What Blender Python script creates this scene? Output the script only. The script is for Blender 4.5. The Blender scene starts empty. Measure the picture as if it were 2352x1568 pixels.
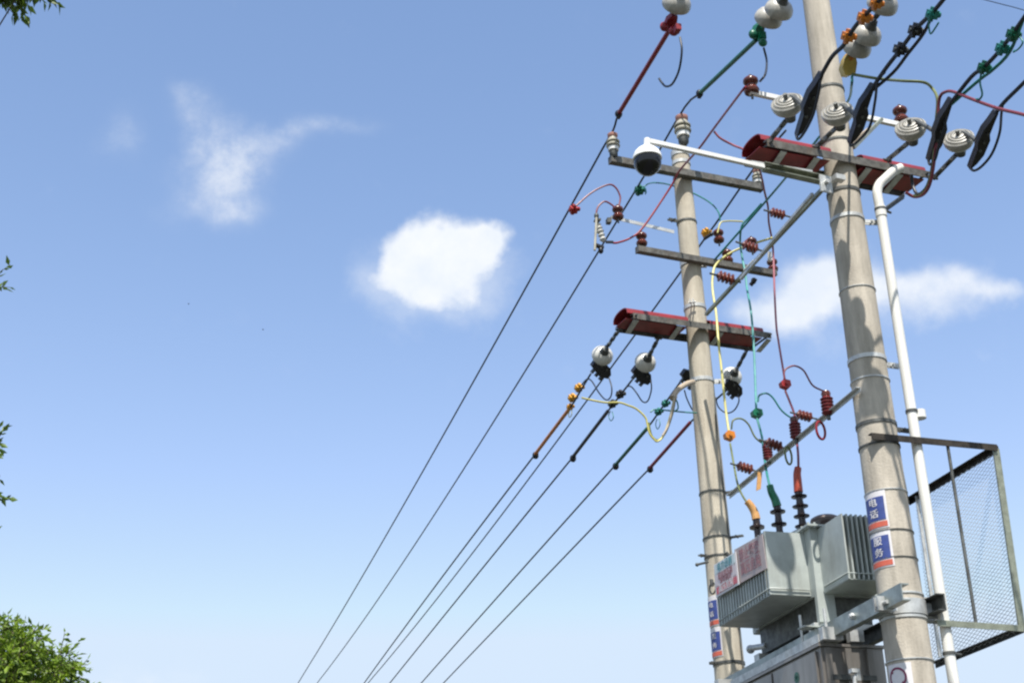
import bpy, math, random
from mathutils import Vector, Matrix, noise
R = math.radians
rnd = random.Random(7)
SC = bpy.context.scene
COL = SC.collection

# ------------------------------------------------------------------ camera
F_PX, PITCH, ROLL, AZ, EYE = 3266.0, R(25.0), 0.025, R(15.13), Vector((0, 0, 1.6))
_f = Vector((0, math.cos(PITCH), math.sin(PITCH))); _r = Vector((1, 0, 0)); _u = _r.cross(_f)
_r, _u = math.cos(ROLL)*_r - math.sin(ROLL)*_u, math.cos(ROLL)*_u + math.sin(ROLL)*_r
_rot = Matrix.Rotation(-AZ, 3, 'Z')
CF, CR, CU = _rot @ _f, _rot @ _r, _rot @ _u
cam = bpy.data.objects.new('camera', bpy.data.cameras.new('camera'))
COL.objects.link(cam)
cam.data.sensor_width = 36.0
cam.data.lens = 36.0 * F_PX / 2352.0
cam.data.clip_start = 0.05
cam.data.clip_end = 5000
m3 = Matrix((CR, CU, -CF)).transposed()
cam.matrix_world = Matrix.Translation(EYE) @ m3.to_4x4()
SC.camera = cam

# ------------------------------------------------------------------ light
SUN_EL, SUN_AZ = R(60), R(192.3)          # azimuth clockwise from +Y
S = Vector((math.sin(SUN_AZ)*math.cos(SUN_EL), math.cos(SUN_AZ)*math.cos(SUN_EL), math.sin(SUN_EL)))
sun = bpy.data.objects.new('sun', bpy.data.lights.new('sun', 'SUN'))
COL.objects.link(sun)
sun.data.energy = 4.1
sun.data.angle = R(0.53)
sun.data.color = (1.0, 0.95, 0.87)
sun.rotation_euler = S.to_track_quat('Z', 'Y').to_euler()
sun.location = (0, -20, 40)

SC.view_settings.view_transform = 'Standard'
SC.view_settings.look = 'None'
SC.view_settings.exposure = 0.75
SC.view_settings.gamma = 1.0
SC.cycles.filter_width = 2.3
SC.cycles.max_bounces = 6

def ray(u, v):
    return CF*F_PX + CR*(u-1176) - CU*(v-784)

w = bpy.data.worlds.new('World'); SC.world = w; w.use_nodes = True
nt = w.node_tree; nt.nodes.clear()
def N(t, tree=None, **kw):
    n = (tree or nt).nodes.new(t)
    for k, val in kw.items(): setattr(n, k, val)
    return n
def L(a, b, tree=None): (tree or nt).links.new(a, b)
def M(op, a, b=None, c=None, tree=None, clamp=False):
    n = N('ShaderNodeMath', tree, operation=op); n.use_clamp = clamp
    for i, x in enumerate((a, b, c)):
        if x is None: continue
        if isinstance(x, (int, float)): n.inputs[i].default_value = x
        else: L(x, n.inputs[i], tree)
    return n.outputs[0]
sky = N('ShaderNodeTexSky', sky_type='NISHITA')
sky.sun_disc = False; sky.sun_elevation = SUN_EL; sky.sun_rotation = SUN_AZ
sky.air_density = 1.0; sky.dust_density = 2.0; sky.ozone_density = 1.6; sky.altitude = 50
tc = N('ShaderNodeTexCoord')
# clouds: patches of the sky at fixed compass directions, broken up by noise
cd = Vector((math.sin(R(15.13))*math.cos(R(25)), math.cos(R(15.13))*math.cos(R(25)), math.sin(R(25))))
ce = Vector((math.cos(R(15.13)), -math.sin(R(15.13)), 0)); cn = ce.cross(cd)
def dot(vec):
    n = N('ShaderNodeVectorMath', operation='DOT_PRODUCT'); L(tc.outputs['Generated'], n.inputs[0]); n.inputs[1].default_value = vec
    return n.outputs['Value']
dz = M('MAXIMUM', dot(cd), 0.05); gx = M('DIVIDE', dot(ce), dz); gy = M('DIVIDE', dot(cn), dz)
comb = N('ShaderNodeCombineXYZ'); L(gx, comb.inputs[0]); L(gy, comb.inputs[1])
def sky_noise(scale, detail, rough, off):
    mp = N('ShaderNodeVectorMath', operation='ADD'); L(comb.outputs[0], mp.inputs[0]); mp.inputs[1].default_value = off
    n = N('ShaderNodeTexNoise'); n.inputs['Scale'].default_value = scale; n.inputs['Detail'].default_value = detail
    n.inputs['Roughness'].default_value = rough; L(mp.outputs[0], n.inputs['Vector']); return n
wob = sky_noise(14, 4, 0.6, (3, 5, 1))
sub = N('ShaderNodeVectorMath', operation='SUBTRACT'); L(wob.outputs['Color'], sub.inputs[0]); sub.inputs[1].default_value = (.5, .5, .5)
scl = N('ShaderNodeVectorMath', operation='SCALE'); L(sub.outputs[0], scl.inputs[0]); scl.inputs['Scale'].default_value = 0.036
wrp = N('ShaderNodeVectorMath', operation='ADD'); L(comb.outputs[0], wrp.inputs[0]); L(scl.outputs[0], wrp.inputs[1])
def dir_xy(u, v):
    d = ray(u, v); return d.dot(ce)/d.dot(cd), d.dot(cn)/d.dot(cd)
def blobs(lst):
    tot = None
    for (u, v, a, b, s) in lst:
        x, y = dir_xy(u, v)
        s1 = N('ShaderNodeVectorMath', operation='SUBTRACT'); L(wrp.outputs[0], s1.inputs[0]); s1.inputs[1].default_value = (x, y, 0)
        s2 = N('ShaderNodeVectorMath', operation='MULTIPLY'); L(s1.outputs[0], s2.inputs[0]); s2.inputs[1].default_value = (F_PX/a, F_PX/b, 0)
        ln = N('ShaderNodeVectorMath', operation='LENGTH'); L(s2.outputs[0], ln.inputs[0])
        g = M('MULTIPLY', M('POWER', 2.718, M('MULTIPLY', M('MULTIPLY', ln.outputs['Value'], ln.outputs['Value']), -1.0)), s)
        tot = g if tot is None else M('ADD', tot, g)
    return tot
def smooth(x, lo, hi, top=1.0):
    n = N('ShaderNodeMapRange', interpolation_type='SMOOTHSTEP'); L(x, n.inputs['Value'])
    n.inputs['From Min'].default_value = lo; n.inputs['From Max'].default_value = hi; n.inputs['To Max'].default_value = top
    return n.outputs['Result']
fine = sky_noise(30, 6, 0.62, (1, 2, 3)); fin = M('SUBTRACT', fine.outputs['Fac'], 0.5)
A = blobs([(920,585,62,66,.9),(985,550,72,62,.85),(1060,560,80,62,.95),(1132,535,44,42,.95),(935,660,80,50,.55),(1040,650,85,60,.5),(985,700,100,40,.4),(865,650,46,28,.3),(1000,610,80,60,.5),(1110,610,56,50,.5),(1085,690,70,36,.25)])
med = sky_noise(11, 5, .6, (7, 2, 4)); md = M('SUBTRACT', med.outputs['Fac'], .5)
A = smooth(M('ADD', A, M('ADD', M('MULTIPLY', fin, 1.0), M('MULTIPLY', md, .5))), .26, 1.05, .96)
V_ = smooth(M('ADD', blobs([(900,650,110,60,.8),(990,690,140,70,.8),(1110,640,80,70,.8),(1140,560,50,50,.5),(860,560,50,60,.3)]), M('MULTIPLY', fin, 1.2)), .1, 1.3, .42)
A = M('MAXIMUM', A, V_)
B = blobs([(430,215,50,36,.42),(462,275,58,54,.5),(540,392,72,60,.85),(605,335,78,48,.5),(670,312,80,32,.34),(740,298,70,26,.28),(810,292,70,20,.27),(870,272,50,16,.12),(515,478,84,36,.6),(475,355,66,70,.45),(285,300,46,66,.34),(255,345,60,36,.32),(300,1560,230,46,.62),(385,500,60,44,.22),(575,440,64,56,.35),(430,430,80,70,.26),(540,330,60,50,.25)])
B = smooth(M('MULTIPLY', B, M('ADD', M('ADD', M('MULTIPLY', fin, 2.6), M('MULTIPLY', md, 1.2)), .85)), .0, 1.6, .66)
D = blobs([(1850,675,105,66,1.0),(1905,635,70,62,.8),(1770,730,85,45,.7),(1980,670,90,66,.7),(2100,665,85,50,.7),(2215,650,80,42,.66),(2300,676,66,20,.55),(2180,720,90,32,.42),(2250,810,44,28,.22),(1700,710,60,34,.35),(1900,800,120,50,.22),(2100,760,90,40,.2)])
D = smooth(M('ADD', D, M('MULTIPLY', fin, .8)), .10, 1.1, .9)
mask = M('MAXIMUM', M('MAXIMUM', A, B), D)
hs = N('ShaderNodeHueSaturation'); hs.inputs['Saturation'].default_value = 0.90; hs.inputs['Value'].default_value = 1.0
L(sky.outputs[0], hs.inputs['Color'])
tint = N('ShaderNodeMix', data_type='RGBA', blend_type='MULTIPLY'); tint.inputs['Factor'].default_value = 1.0
L(hs.outputs[0], tint.inputs['A']); tint.inputs['B'].default_value = (1.0, 1.0, 1.0, 1)
sep = N('ShaderNodeSeparateColor'); L(tint.outputs['Result'], sep.inputs[0]); cmb = N('ShaderNodeCombineColor')
for k, (ref, out, g) in enumerate(((1.554,1.47,1.46),(2.24,2.18,1.18),(3.52,3.60,1.02))):
    L(M('MINIMUM', M('MULTIPLY', M('POWER', M('DIVIDE', sep.outputs[k], ref), g), out), (2.7, 3.25, 3.95)[k]), cmb.inputs[k])
shade = N('ShaderNodeMix', data_type='RGBA'); L(smooth(M('ADD', M('MULTIPLY', md, 1.0), M('MULTIPLY', fin, .6)), -.25, .25), shade.inputs['Factor'])
shade.inputs['A'].default_value = (3.35, 3.62, 4.0, 1); shade.inputs['B'].default_value = (4.0, 4.08, 4.18, 1)
mixc = N('ShaderNodeMix', data_type='RGBA'); L(mask, mixc.inputs['Factor']); L(cmb.outputs[0], mixc.inputs['A']); L(shade.outputs['Result'], mixc.inputs['B'])
bg = N('ShaderNodeBackground'); bg.inputs['Strength'].default_value = 0.15
L(mixc.outputs['Result'], bg.inputs['Color'])
wo = N('ShaderNodeOutputWorld'); L(bg.outputs[0], wo.inputs[0])

# ------------------------------------------------------------------ materials
def mat(name, col, rough=0.6, metal=0.0, var=0.12, scale=12, bump=0.0, col2=None, spec=0.5, trans=0.0, streak=False, stain=0.0, staincol=(.10,.06,.035)):
    m = bpy.data.materials.new(name); m.use_nodes = True; t = m.node_tree; b = t.nodes['Principled BSDF']
    tcn = N('ShaderNodeTexCoord', t)
    src = tcn.outputs['Object']
    if streak:
        mp = N('ShaderNodeMapping', t); mp.inputs['Scale'].default_value = (1, 1, 0.18); L(src, mp.inputs[0], t); src2 = mp.outputs[0]
    else: src2 = src
    n1 = N('ShaderNodeTexNoise', t); n1.inputs['Scale'].default_value = scale; n1.inputs['Detail'].default_value = 6; n1.inputs['Roughness'].default_value = .65
    L(src2, n1.inputs['Vector'], t)
    rp = N('ShaderNodeValToRGB', t)
    c2 = col2 or tuple(max(0, c*(1-var*2.2)) for c in col)
    rp.color_ramp.elements[0].position = .32; rp.color_ramp.elements[0].color = (*c2, 1)
    rp.color_ramp.elements[1].position = .62; rp.color_ramp.elements[1].color = (*[min(1, c*(1+var*.4)) for c in col], 1)
    L(n1.outputs['Fac'], rp.inputs[0], t); L(rp.outputs[0], b.inputs['Base Color'], t)
    mr = N('ShaderNodeMapRange', t); L(n1.outputs['Fac'], mr.inputs['Value'], t)
    mr.inputs['To Min'].default_value = min(1, rough+.1); mr.inputs['To Max'].default_value = max(0, rough-.08)
    L(mr.outputs[0], b.inputs['Roughness'], t)
    b.inputs['Metallic'].default_value = metal; b.inputs['Specular IOR Level'].default_value = spec
    if stain:
        mp2 = N('ShaderNodeMapping', t); mp2.inputs['Scale'].default_value = (1, 1, .07); mp2.inputs['Location'].default_value = (scale*.37, 3, 1); L(src, mp2.inputs[0], t)
        n3 = N('ShaderNodeTexNoise', t); n3.inputs['Scale'].default_value = scale*2.2; n3.inputs['Detail'].default_value = 8; n3.inputs['Roughness'].default_value = .7; L(mp2.outputs[0], n3.inputs['Vector'], t)
        n4 = N('ShaderNodeTexNoise', t); n4.inputs['Scale'].default_value = scale*.35; n4.inputs['Detail'].default_value = 5; L(src, n4.inputs['Vector'], t)
        fr_ = M('MULTIPLY', n3.outputs['Fac'], n4.outputs['Fac'], None, t)
        mr2 = N('ShaderNodeMapRange', t); L(fr_, mr2.inputs['Value'], t); mr2.inputs['From Min'].default_value = .23; mr2.inputs['From Max'].default_value = .42; mr2.inputs['To Max'].default_value = stain
        mx2 = N('ShaderNodeMix', t, data_type='RGBA'); L(mr2.outputs[0], mx2.inputs['Factor'], t); L(rp.outputs[0], mx2.inputs['A'], t); mx2.inputs['B'].default_value = (*staincol, 1)
        L(mx2.outputs['Result'], b.inputs['Base Color'], t)
    if bump:
        n2 = N('ShaderNodeTexNoise', t); n2.inputs['Scale'].default_value = scale*9; n2.inputs['Detail'].default_value = 4; L(src, n2.inputs['Vector'], t)
        bp = N('ShaderNodeBump', t); bp.inputs['Strength'].default_value = bump; bp.inputs['Distance'].default_value = .004
        L(n2.outputs['Fac'], bp.inputs['Height'], t); L(bp.outputs[0], b.inputs['Normal'], t)
    if trans:
        tr = N('ShaderNodeBsdfTranslucent', t); L(rp.outputs[0], tr.inputs['Color'], t)
        mx = N('ShaderNodeMixShader', t); mx.inputs[0].default_value = trans; L(b.outputs[0], mx.inputs[1], t); L(tr.outputs[0], mx.inputs[2], t)
        L(mx.outputs[0], t.nodes['Material Output'].inputs[0], t)
    return m
MT = dict(
    concrete=mat('concrete', (.51,.46,.385), .85, var=.16, scale=9, bump=.6, streak=True, stain=.45, staincol=(.17,.15,.12)),
    concrete_far=mat('concrete_far', (.53,.48,.39), .85, var=.14, scale=8, bump=.6, streak=True, stain=.5, staincol=(.20,.15,.10)),
    arm=mat('weathered_steel', (.15,.145,.13), .55, .3, var=.3, scale=16, bump=.3, stain=.5, staincol=(.10,.055,.03)),
    galv=mat('galvanised_steel', (.58,.59,.58), .45, .4, var=.15, scale=20, bump=.2),
    galv_green=mat('galvanised_greenish', (.30,.32,.25), .5, .45, var=.2, scale=14, bump=.2),
    galv_dark=mat('dull_steel', (.13,.135,.13), .55, .5, var=.25, scale=20, bump=.2),
    rusty=mat('rusty_frame', (.04,.032,.024), .65, .3, var=.3, scale=18, bump=.3),
    white=mat('white_paint', (.80,.80,.78), .35, var=.04, scale=14),
    pvc=mat('white_pvc', (.78,.77,.73), .38, var=.05, scale=7, streak=True, stain=.25, staincol=(.4,.36,.28)),
    tan=mat('tan_plastic', (.42,.34,.25), .5, var=.1),
    black=mat('black_rubber', (.012,.012,.016), .42, var=.2, scale=40),
    wire=mat('black_cable', (.014,.018,.028), .5, var=.2, scale=30),
    blackgloss=mat('smoked_dome', (.006,.006,.008), .08, var=.1),
    porcelain=mat('white_porcelain', (.60,.59,.55), .16, var=.04, scale=20),
    greyporc=mat('grey_porcelain', (.40,.38,.31), .3, var=.12, scale=20),
    brown=mat('brown_porcelain', (.12,.030,.02), .2, var=.3, scale=30),
    redbrown=mat('reddish_polymer', (.17,.042,.03), .4, var=.25, scale=30),  # the ribbed insulators' own red-brown
    redpoly=mat('red_polymer', (.15,.012,.014), .4, var=.2, scale=30),
    redcover=mat('red_insulating_cover', (.25,.018,.024), .38, var=.2, scale=5, stain=.4, staincol=(.12,.03,.02)),
    red=mat('red_sleeve', (.25,.010,.02), .42, var=.15, scale=25),
    redbright=mat('red_clamp_plastic', (.38,.02,.022), .4, var=.15, scale=25),
    redcable=mat('red_cable', (.19,.03,.045), .45, var=.15, scale=25),
    pinkcable=mat('faded_red_cable', (.30,.085,.11), .5, var=.15, scale=6),
    green=mat('green_sleeve', (.004,.12,.065), .4, var=.2, scale=25),
    teal=mat('teal_cable', (.015,.20,.17), .45, var=.15, scale=25),
    tealpale=mat('pale_teal_cable', (.06,.30,.28), .5, var=.15, scale=10),
    yellow=mat('yellow_cable', (.55,.50,.14), .45, var=.1, scale=10),
    olive=mat('olive_cable', (.16,.19,.07), .5, var=.2, scale=10),
    softporc=mat('cream_porcelain', (.43,.415,.375), .35, var=.15, scale=22, stain=.4, staincol=(.12,.11,.09)),
    orange=mat('orange_plastic', (.62,.21,.025), .4, var=.12, scale=25),
    amber=mat('amber_clamp', (.66,.33,.03), .4, var=.15, scale=25),
    peach=mat('peach_boot', (.62,.33,.12), .45, var=.1, scale=25),
    boots=mat('red_boot', (.40,.055,.02), .4, var=.15, scale=25),
    boox=mat('green_boot', (.004,.15,.075), .35, var=.15, scale=25),
    tank=mat('transformer_paint', (.43,.47,.45), .38, var=.10, scale=6, bump=.1, stain=.5, staincol=(.17,.15,.11)),
    box=mat('stainless_box', (.28,.26,.24), .38, .5, var=.12, scale=8, streak=True),
    signgrey=mat('faded_sign', (.46,.38,.37), .5, var=.06),
    signwhite=mat('sign_white', (.72,.70,.72), .5, var=.04),
    signteal=mat('sign_teal', (.60,.70,.72), .5, var=.06),
    signpink=mat('sign_pink', (.68,.60,.63), .5, var=.06),
    signred=mat('sign_red', (.60,.12,.15), .5, var=.06),
    letred=mat('letter_red', (.36,.16,.18), .5, var=.1),
    lettteal=mat('letter_teal', (.10,.30,.36), .5, var=.1),
    blue=mat('sticker_blue', (.05,.08,.29), .5, var=.15),
    orred=mat('sticker_red', (.62,.13,.08), .5, var=.1),
    bark=mat('bark', (.09,.065,.045), .9, var=.3, scale=20, bump=.6),
    leaf=mat('leaves', (.21,.31,.022), .5, var=.5, scale=8, trans=.35, col2=(.035,.095,.010)),
    leafdark=mat('dark_leaves', (.13,.21,.018), .5, var=.5, scale=8, trans=.22, col2=(.02,.045,.01)),
    ground=mat('asphalt', (.06,.06,.058), .9, var=.15, scale=1.5, bump=.4),
    grass=mat('verge_earth', (.055,.06,.03), .95, var=.3, scale=3, bump=.5),
    bird=mat('bird_feathers', (.03,.03,.035), .8, var=.1),
)

# ------------------------------------------------------------------ mesh helpers
def frame(axis):
    a = Vector(axis).normalized()
    t = Vector((0,0,1)) if abs(a.z) < .95 else Vector((1,0,0))
    x = t.cross(a).normalized(); return x, a.cross(x).normalized(), a
def catmull(pts, sub=6):
    pts = [Vector(p) for p in pts]
    if len(pts) < 3: return pts
    out = []
    P = [pts[0]*2-pts[1]] + pts + [pts[-1]*2-pts[-2]]
    for i in range(1, len(P)-2):
        for k in range(sub):
            t = k/sub; a, b, c, d = P[i-1], P[i], P[i+1], P[i+2]
            out.append(.5*((2*b) + (c-a)*t + (2*a-5*b+4*c-d)*t*t + (3*b-a-3*c+d)*t**3))
    out.append(pts[-1]); return out
class MB:
    def __init__(s): s.v = []; s.f = []
    def quadbox(s, c, ax, ay, az):
        c, ax, ay, az = Vector(c), Vector(ax), Vector(ay), Vector(az); n = len(s.v)
        if ax.cross(ay).dot(az) < 0: ax = -ax
        for k in (-1,1):
            for j in (-1,1):
                for i in (-1,1): s.v.append(c+ax*i*.5+ay*j*.5+az*k*.5)
        for q in ((0,2,3,1),(4,5,7,6),(0,1,5,4),(2,6,7,3),(0,4,6,2),(1,3,7,5)): s.f.append(tuple(n+i for i in q))
        return s
    def box(s, x0, x1, y0, y1, z0, z1):
        return s.quadbox(((x0+x1)/2,(y0+y1)/2,(z0+z1)/2),(x1-x0,0,0),(0,y1-y0,0),(0,0,z1-z0))
    def bar(s, p0, p1, wd, ht, up=(0,0,1)):
        p0, p1 = Vector(p0), Vector(p1); a = (p1-p0); side = a.cross(Vector(up)).normalized(); u = side.cross(a).normalized()
        return s.quadbox((p0+p1)/2, a, side*wd, u*ht)
    def channel(s, p0, p1, wd, ht, t=.006, up=(0,0,1), face=-1):   # C section: web on one side, two flanges
        p0, p1 = Vector(p0), Vector(p1); a = (p1-p0); side = a.cross(Vector(up)).normalized()*face; u = a.cross(side).normalized()
        if u.dot(Vector(up)) < 0: u = -u
        c = (p0+p1)/2
        s.quadbox(c+side*(wd/2-t/2), a, side*t, u*ht)
        s.quadbox(c+u*(ht/2-t/2)-side*t/2, a*.9995, side*(wd-t), u*t)
        s.quadbox(c-u*(ht/2-t/2)-side*t/2, a*.9995, side*(wd-t), u*t); return s
    def angle(s, p0, p1, wd, ht, t=.006, up=(0,0,1), face=-1, low=False):   # L section
        p0, p1 = Vector(p0), Vector(p1); a = (p1-p0); side = a.cross(Vector(up)).normalized()*face; u = a.cross(side).normalized()
        if u.dot(Vector(up)) < 0: u = -u
        c = (p0+p1)/2; k = -1 if low else 1
        s.quadbox(c+side*(wd/2-t/2), a, side*t, u*ht)
        s.quadbox(c+u*k*(ht/2-t/2)-side*t/2, a*.9995, side*(wd-t), u*t); return s
    def lathe(s, p0, axis, prof, n=20, cap=True):
        x, y, a = frame(axis); p0 = Vector(p0); base = len(s.v)
        for h, r in prof:
            for i in range(n):
                t = 2*math.pi*i/n; s.v.append(p0+a*h+(x*math.cos(t)+y*math.sin(t))*max(r, 1e-4))
        for k in range(len(prof)-1):
            for i in range(n):
                j = (i+1) % n; s.f.append((base+k*n+i, base+k*n+j, base+(k+1)*n+j, base+(k+1)*n+i))
        if cap:
            s.f.append(tuple(base+i for i in reversed(range(n)))); s.f.append(tuple(base+(len(prof)-1)*n+i for i in range(n)))
        return s
    def cyl(s, p0, p1, r0, r1=None, n=14):
        p0, p1 = Vector(p0), Vector(p1); return s.lathe(p0, p1-p0, [(0, r0), ((p1-p0).length, r0 if r1 is None else r1)], n)
    def tube(s, pts, r, n=8, sm=True, sub=6, r1=None):
        P = catmull(pts, sub) if sm else [Vector(p) for p in pts]
        base = len(s.v); a = (P[1]-P[0]).normalized(); x, y, _ = frame(a)
        for k, p in enumerate(P):
            t = (P[min(k+1, len(P)-1)] - P[max(k-1, 0)]).normalized()
            x = (x - t*x.dot(t)).normalized(); y = t.cross(x)
            rr = r if r1 is None else r+(r1-r)*k/(len(P)-1)
            for i in range(n):
                q = 2*math.pi*i/n; s.v.append(p+(x*math.cos(q)+y*math.sin(q))*rr)
        for k in range(len(P)-1):
            for i in range(n):
                j = (i+1) % n; s.f.append((base+k*n+i, base+k*n+j, base+(k+1)*n+j, base+(k+1)*n+i))
        s.f.append(tuple(base+i for i in reversed(range(n)))); s.f.append(tuple(base+(len(P)-1)*n+i for i in range(n)))
        return s
    def ring(s, c, axis, Rr, h, t=.006, n=28, sq=1.0):      # flat strap round a pole
        return s.lathe(Vector(c)-Vector(axis).normalized()*h/2, axis, [(0,Rr),(0,Rr+t),(h,Rr+t),(h,Rr),(0,Rr)], n, cap=False)
    def torus(s, c, axis, Rr, r, n=24, m=8):
        x, y, a = frame(axis); c = Vector(c); base = len(s.v)
        for i in range(n):
            t = 2*math.pi*i/n; d = x*math.cos(t)+y*math.sin(t)
            for j in range(m):
                q = 2*math.pi*j/m; s.v.append(c+d*(Rr+r*math.cos(q))+a*r*math.sin(q))
        for i in range(n):
            for j in range(m):
                i2, j2 = (i+1) % n, (j+1) % m; s.f.append((base+i*m+j, base+i2*m+j, base+i2*m+j2, base+i*m+j2))
        return s
    def prism(s, pts, th):       # polygon extruded along vector th
        base = len(s.v); n = len(pts); th = Vector(th)
        for p in pts: s.v.append(Vector(p)-th/2)
        for p in pts: s.v.append(Vector(p)+th/2)
        s.f.append(tuple(base+i for i in reversed(range(n)))); s.f.append(tuple(base+n+i for i in range(n)))
        for i in range(n):
            j = (i+1) % n; s.f.append((base+i, base+j, base+n+j, base+n+i))
        return s
    def ball(s, c, rx, ry=None, rz=None, n=16, ax=None):
        ry = ry or rx; rz = rz or rx; base = len(s.v); c = Vector(c); X, Y, Z = ax or (Vector((1,0,0)), Vector((0,1,0)), Vector((0,0,1)))
        mm = n//2
        for k in range(mm+1):
            p = math.pi*k/mm
            for i in range(n):
                t = 2*math.pi*i/n; s.v.append(c+X*rx*math.sin(p)*math.cos(t)+Y*ry*math.sin(p)*math.sin(t)+Z*rz*math.cos(p))
        for k in range(mm):
            for i in range(n):
                j = (i+1) % n; s.f.append((base+k*n+i, base+(k+1)*n+i, base+(k+1)*n+j, base+k*n+j))
        return s
    def build(s, name, m, parent=None, loc=None, smooth=True):
        off = Vector((0,0,0)); p = parent
        while p is not None: off += p.location; p = p.parent
        own = Vector((0,0,0))
        if parent is None:
            if loc is None:
                zs = min(v.z for v in s.v); loc = sum(s.v, Vector())/len(s.v); loc.z = zs
            own = Vector(loc)
        me = bpy.data.meshes.new(name); me.from_pydata([v-off-own for v in s.v], [], s.f); me.update()
        me.materials.append(MT[m] if isinstance(m, str) else m)
        if smooth:
            me.polygons.foreach_set('use_smooth', [True]*len(me.polygons)); me.set_sharp_from_angle(angle=R(38))
        o = bpy.data.objects.new(name, me); COL.objects.link(o); o.parent = parent; o.location = own
        return o
def tag(o, label, cat, group=None, kind=None):
    if label: o['label'] = label
    if cat: o['category'] = cat
    if group: o['group'] = group
    if kind: o['kind'] = kind
    return o
def thing(name, loc, label, cat, group=None):
    o = bpy.data.objects.new(name, None); COL.objects.link(o); o.location = loc; o.empty_display_size = .1
    return tag(o, label, cat, group)
def struct(name, mb, m, **k):
    o = mb.build(name, m, **k); o['kind'] = 'structure'; return o
def place(root, loc, axis=None, roll=0, scale=1.0, up=None):
    root.location = loc; root.scale = (scale,)*3
    if axis is not None:
        a = Vector(axis).normalized()
        if up is not None:
            y = Vector(up); y = (y-a*y.dot(a)).normalized(); x = y.cross(a)
            q = Matrix((x, y, a)).transposed().to_quaternion()
        else: q = a.to_track_quat('Z', 'Y')
        root.rotation_mode = 'QUATERNION'; root.rotation_quaternion = q
def copy_tree(o, parent=None):
    c = o.copy(); COL.objects.link(c); c.parent = parent
    for ch in [x for x in o.children]: copy_tree(ch, c)
    return c
class Kind:            # first use moves the prototype itself, later uses copy it
    def __init__(s, make): s.make = make; s.proto = None
    def put(s, loc, axis, label, group=None, scale=1.0, up=None, name=None):
        if s.proto is None: s.proto = o = s.make()
        else: o = copy_tree(s.proto)
        place(o, loc, axis, scale=scale, up=up); o['label'] = label
        if group: o['group'] = group
        elif 'group' in o.keys(): del o['group']
        return o
O3 = Vector((0,0,0)); ZZ = Vector((0,0,1))

# ------------------------------------------------------------------ survey of the place (metres)
def hitp(u, v, p0, n):
    d = ray(u, v); return EYE + d*((Vector(p0)-EYE).dot(n)/d.dot(n))
def PY(u, v, Y): return hitp(u, v, (0,Y,0), Vector((0,1,0)))
def PX(u, v, X): return hitp(u, v, (X,0,0), Vector((1,0,0)))
def PZ(u, v, Z): return hitp(u, v, (0,0,Z), Vector((0,0,1)))
YN, YF, XP = 7.10, 9.60, 4.147
AD = Vector((math.cos(R(9.1)), math.sin(R(9.1)), 0)); AN = Vector((-AD.y, AD.x, 0))     # crossarm direction, its normal (away)
def PF(u, v, off=0): return hitp(u, v, Vector((XP, YF, 0))+AN*off, AN)
def PN(u, v, off=0): return hitp(u, v, Vector((XP, YN, 0))+AN*off, AN)

# ------------------------------------------------------------------ ground
struct('ground', MB().quadbox((0,300,-.05),(1600,0,0),(0,1600,0),(0,0,.1)), 'grass', loc=(0,0,0))
struct('pavement', MB().quadbox((2.5,40,.06),(9,0,0),(0,200,0),(0,0,.12)), 'ground', loc=(2.5,0,0))

# ------------------------------------------------------------------ poles
def pole(name, label, pa, pb, za, ra, zb, rb, ztop, cat, m):
    d = (pb-pa)/(pb.z-pa.z)
    base = pa+d*(0-pa.z)
    def at(z): return base+d*z
    def rad(z): return ra+(rb-ra)*(z-za)/(zb-za)
    root = thing(name, base, label, cat)
    prof = []
    n = 14; mb = MB(); k0 = 0
    ln = (at(ztop)-base).length
    hs_ = [ln*i/n for i in range(n+1)]
    mb.lathe(base, d, [(h, rad(h)) for h in hs_]+[(ln, .02)], 40)
    mb.build('shaft', m, root)
    return root, at, rad, d.normalized()
pn, nat, nrad, ndir = pole('utility_pole', 'thick pale concrete pole carrying the white conduit and wire cage', PY(2081.5,1466.6,YN), PY(1874.3,0,YN), 3.406, .127, 7.85, .090, 11.6, 'pole', 'concrete')
pf, fat, frad, fdir = pole('utility_pole', 'thinner concrete pole behind, its top just above the upper crossarm', PY(1650.3,1273.6,YF), PY(1568.8,423.8,YF), 4.62, .104, 7.84, .076, PY(1567,350,YF).z, 'pole', 'concrete_far')
def zn(v):                # height on the near pole seen at image row v
    lo, hi = 0., 11.
    for _ in range(40):
        m = (lo+hi)/2; q = nat(m)-EYE; y = 784-F_PX*q.dot(CU)/q.dot(CF)
        if y > v: lo = m
        else: hi = m
    return lo
def zf(v):
    lo, hi = 0., 11.
    for _ in range(40):
        m = (lo+hi)/2; q = fat(m)-EYE; y = 784-F_PX*q.dot(CU)/q.dot(CF)
        if y > v: lo = m
        else: hi = m
    return lo
def band(pole_root, at, rad, dr, z, h, m='galv', t=.005, tab=None, tl=.06):
    mb = MB().ring(at(z), dr, rad(z)+.001, h, t)
    if tab is not None:
        td = Vector(tab).normalized(); c = at(z)+td*(rad(z)+t+tl/2-.004)
        sd = td.cross(ZZ).normalized()
        for k in (-1, 1): mb.quadbox(c+sd*k*.012, td*tl, sd*.006, ZZ*h)
        mb.cyl(c-sd*.03, c+sd*.03, .007, n=8)
    return mb.build('clamp_band', m, pole_root)
view = Vector((-.45,-.89,0))
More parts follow.
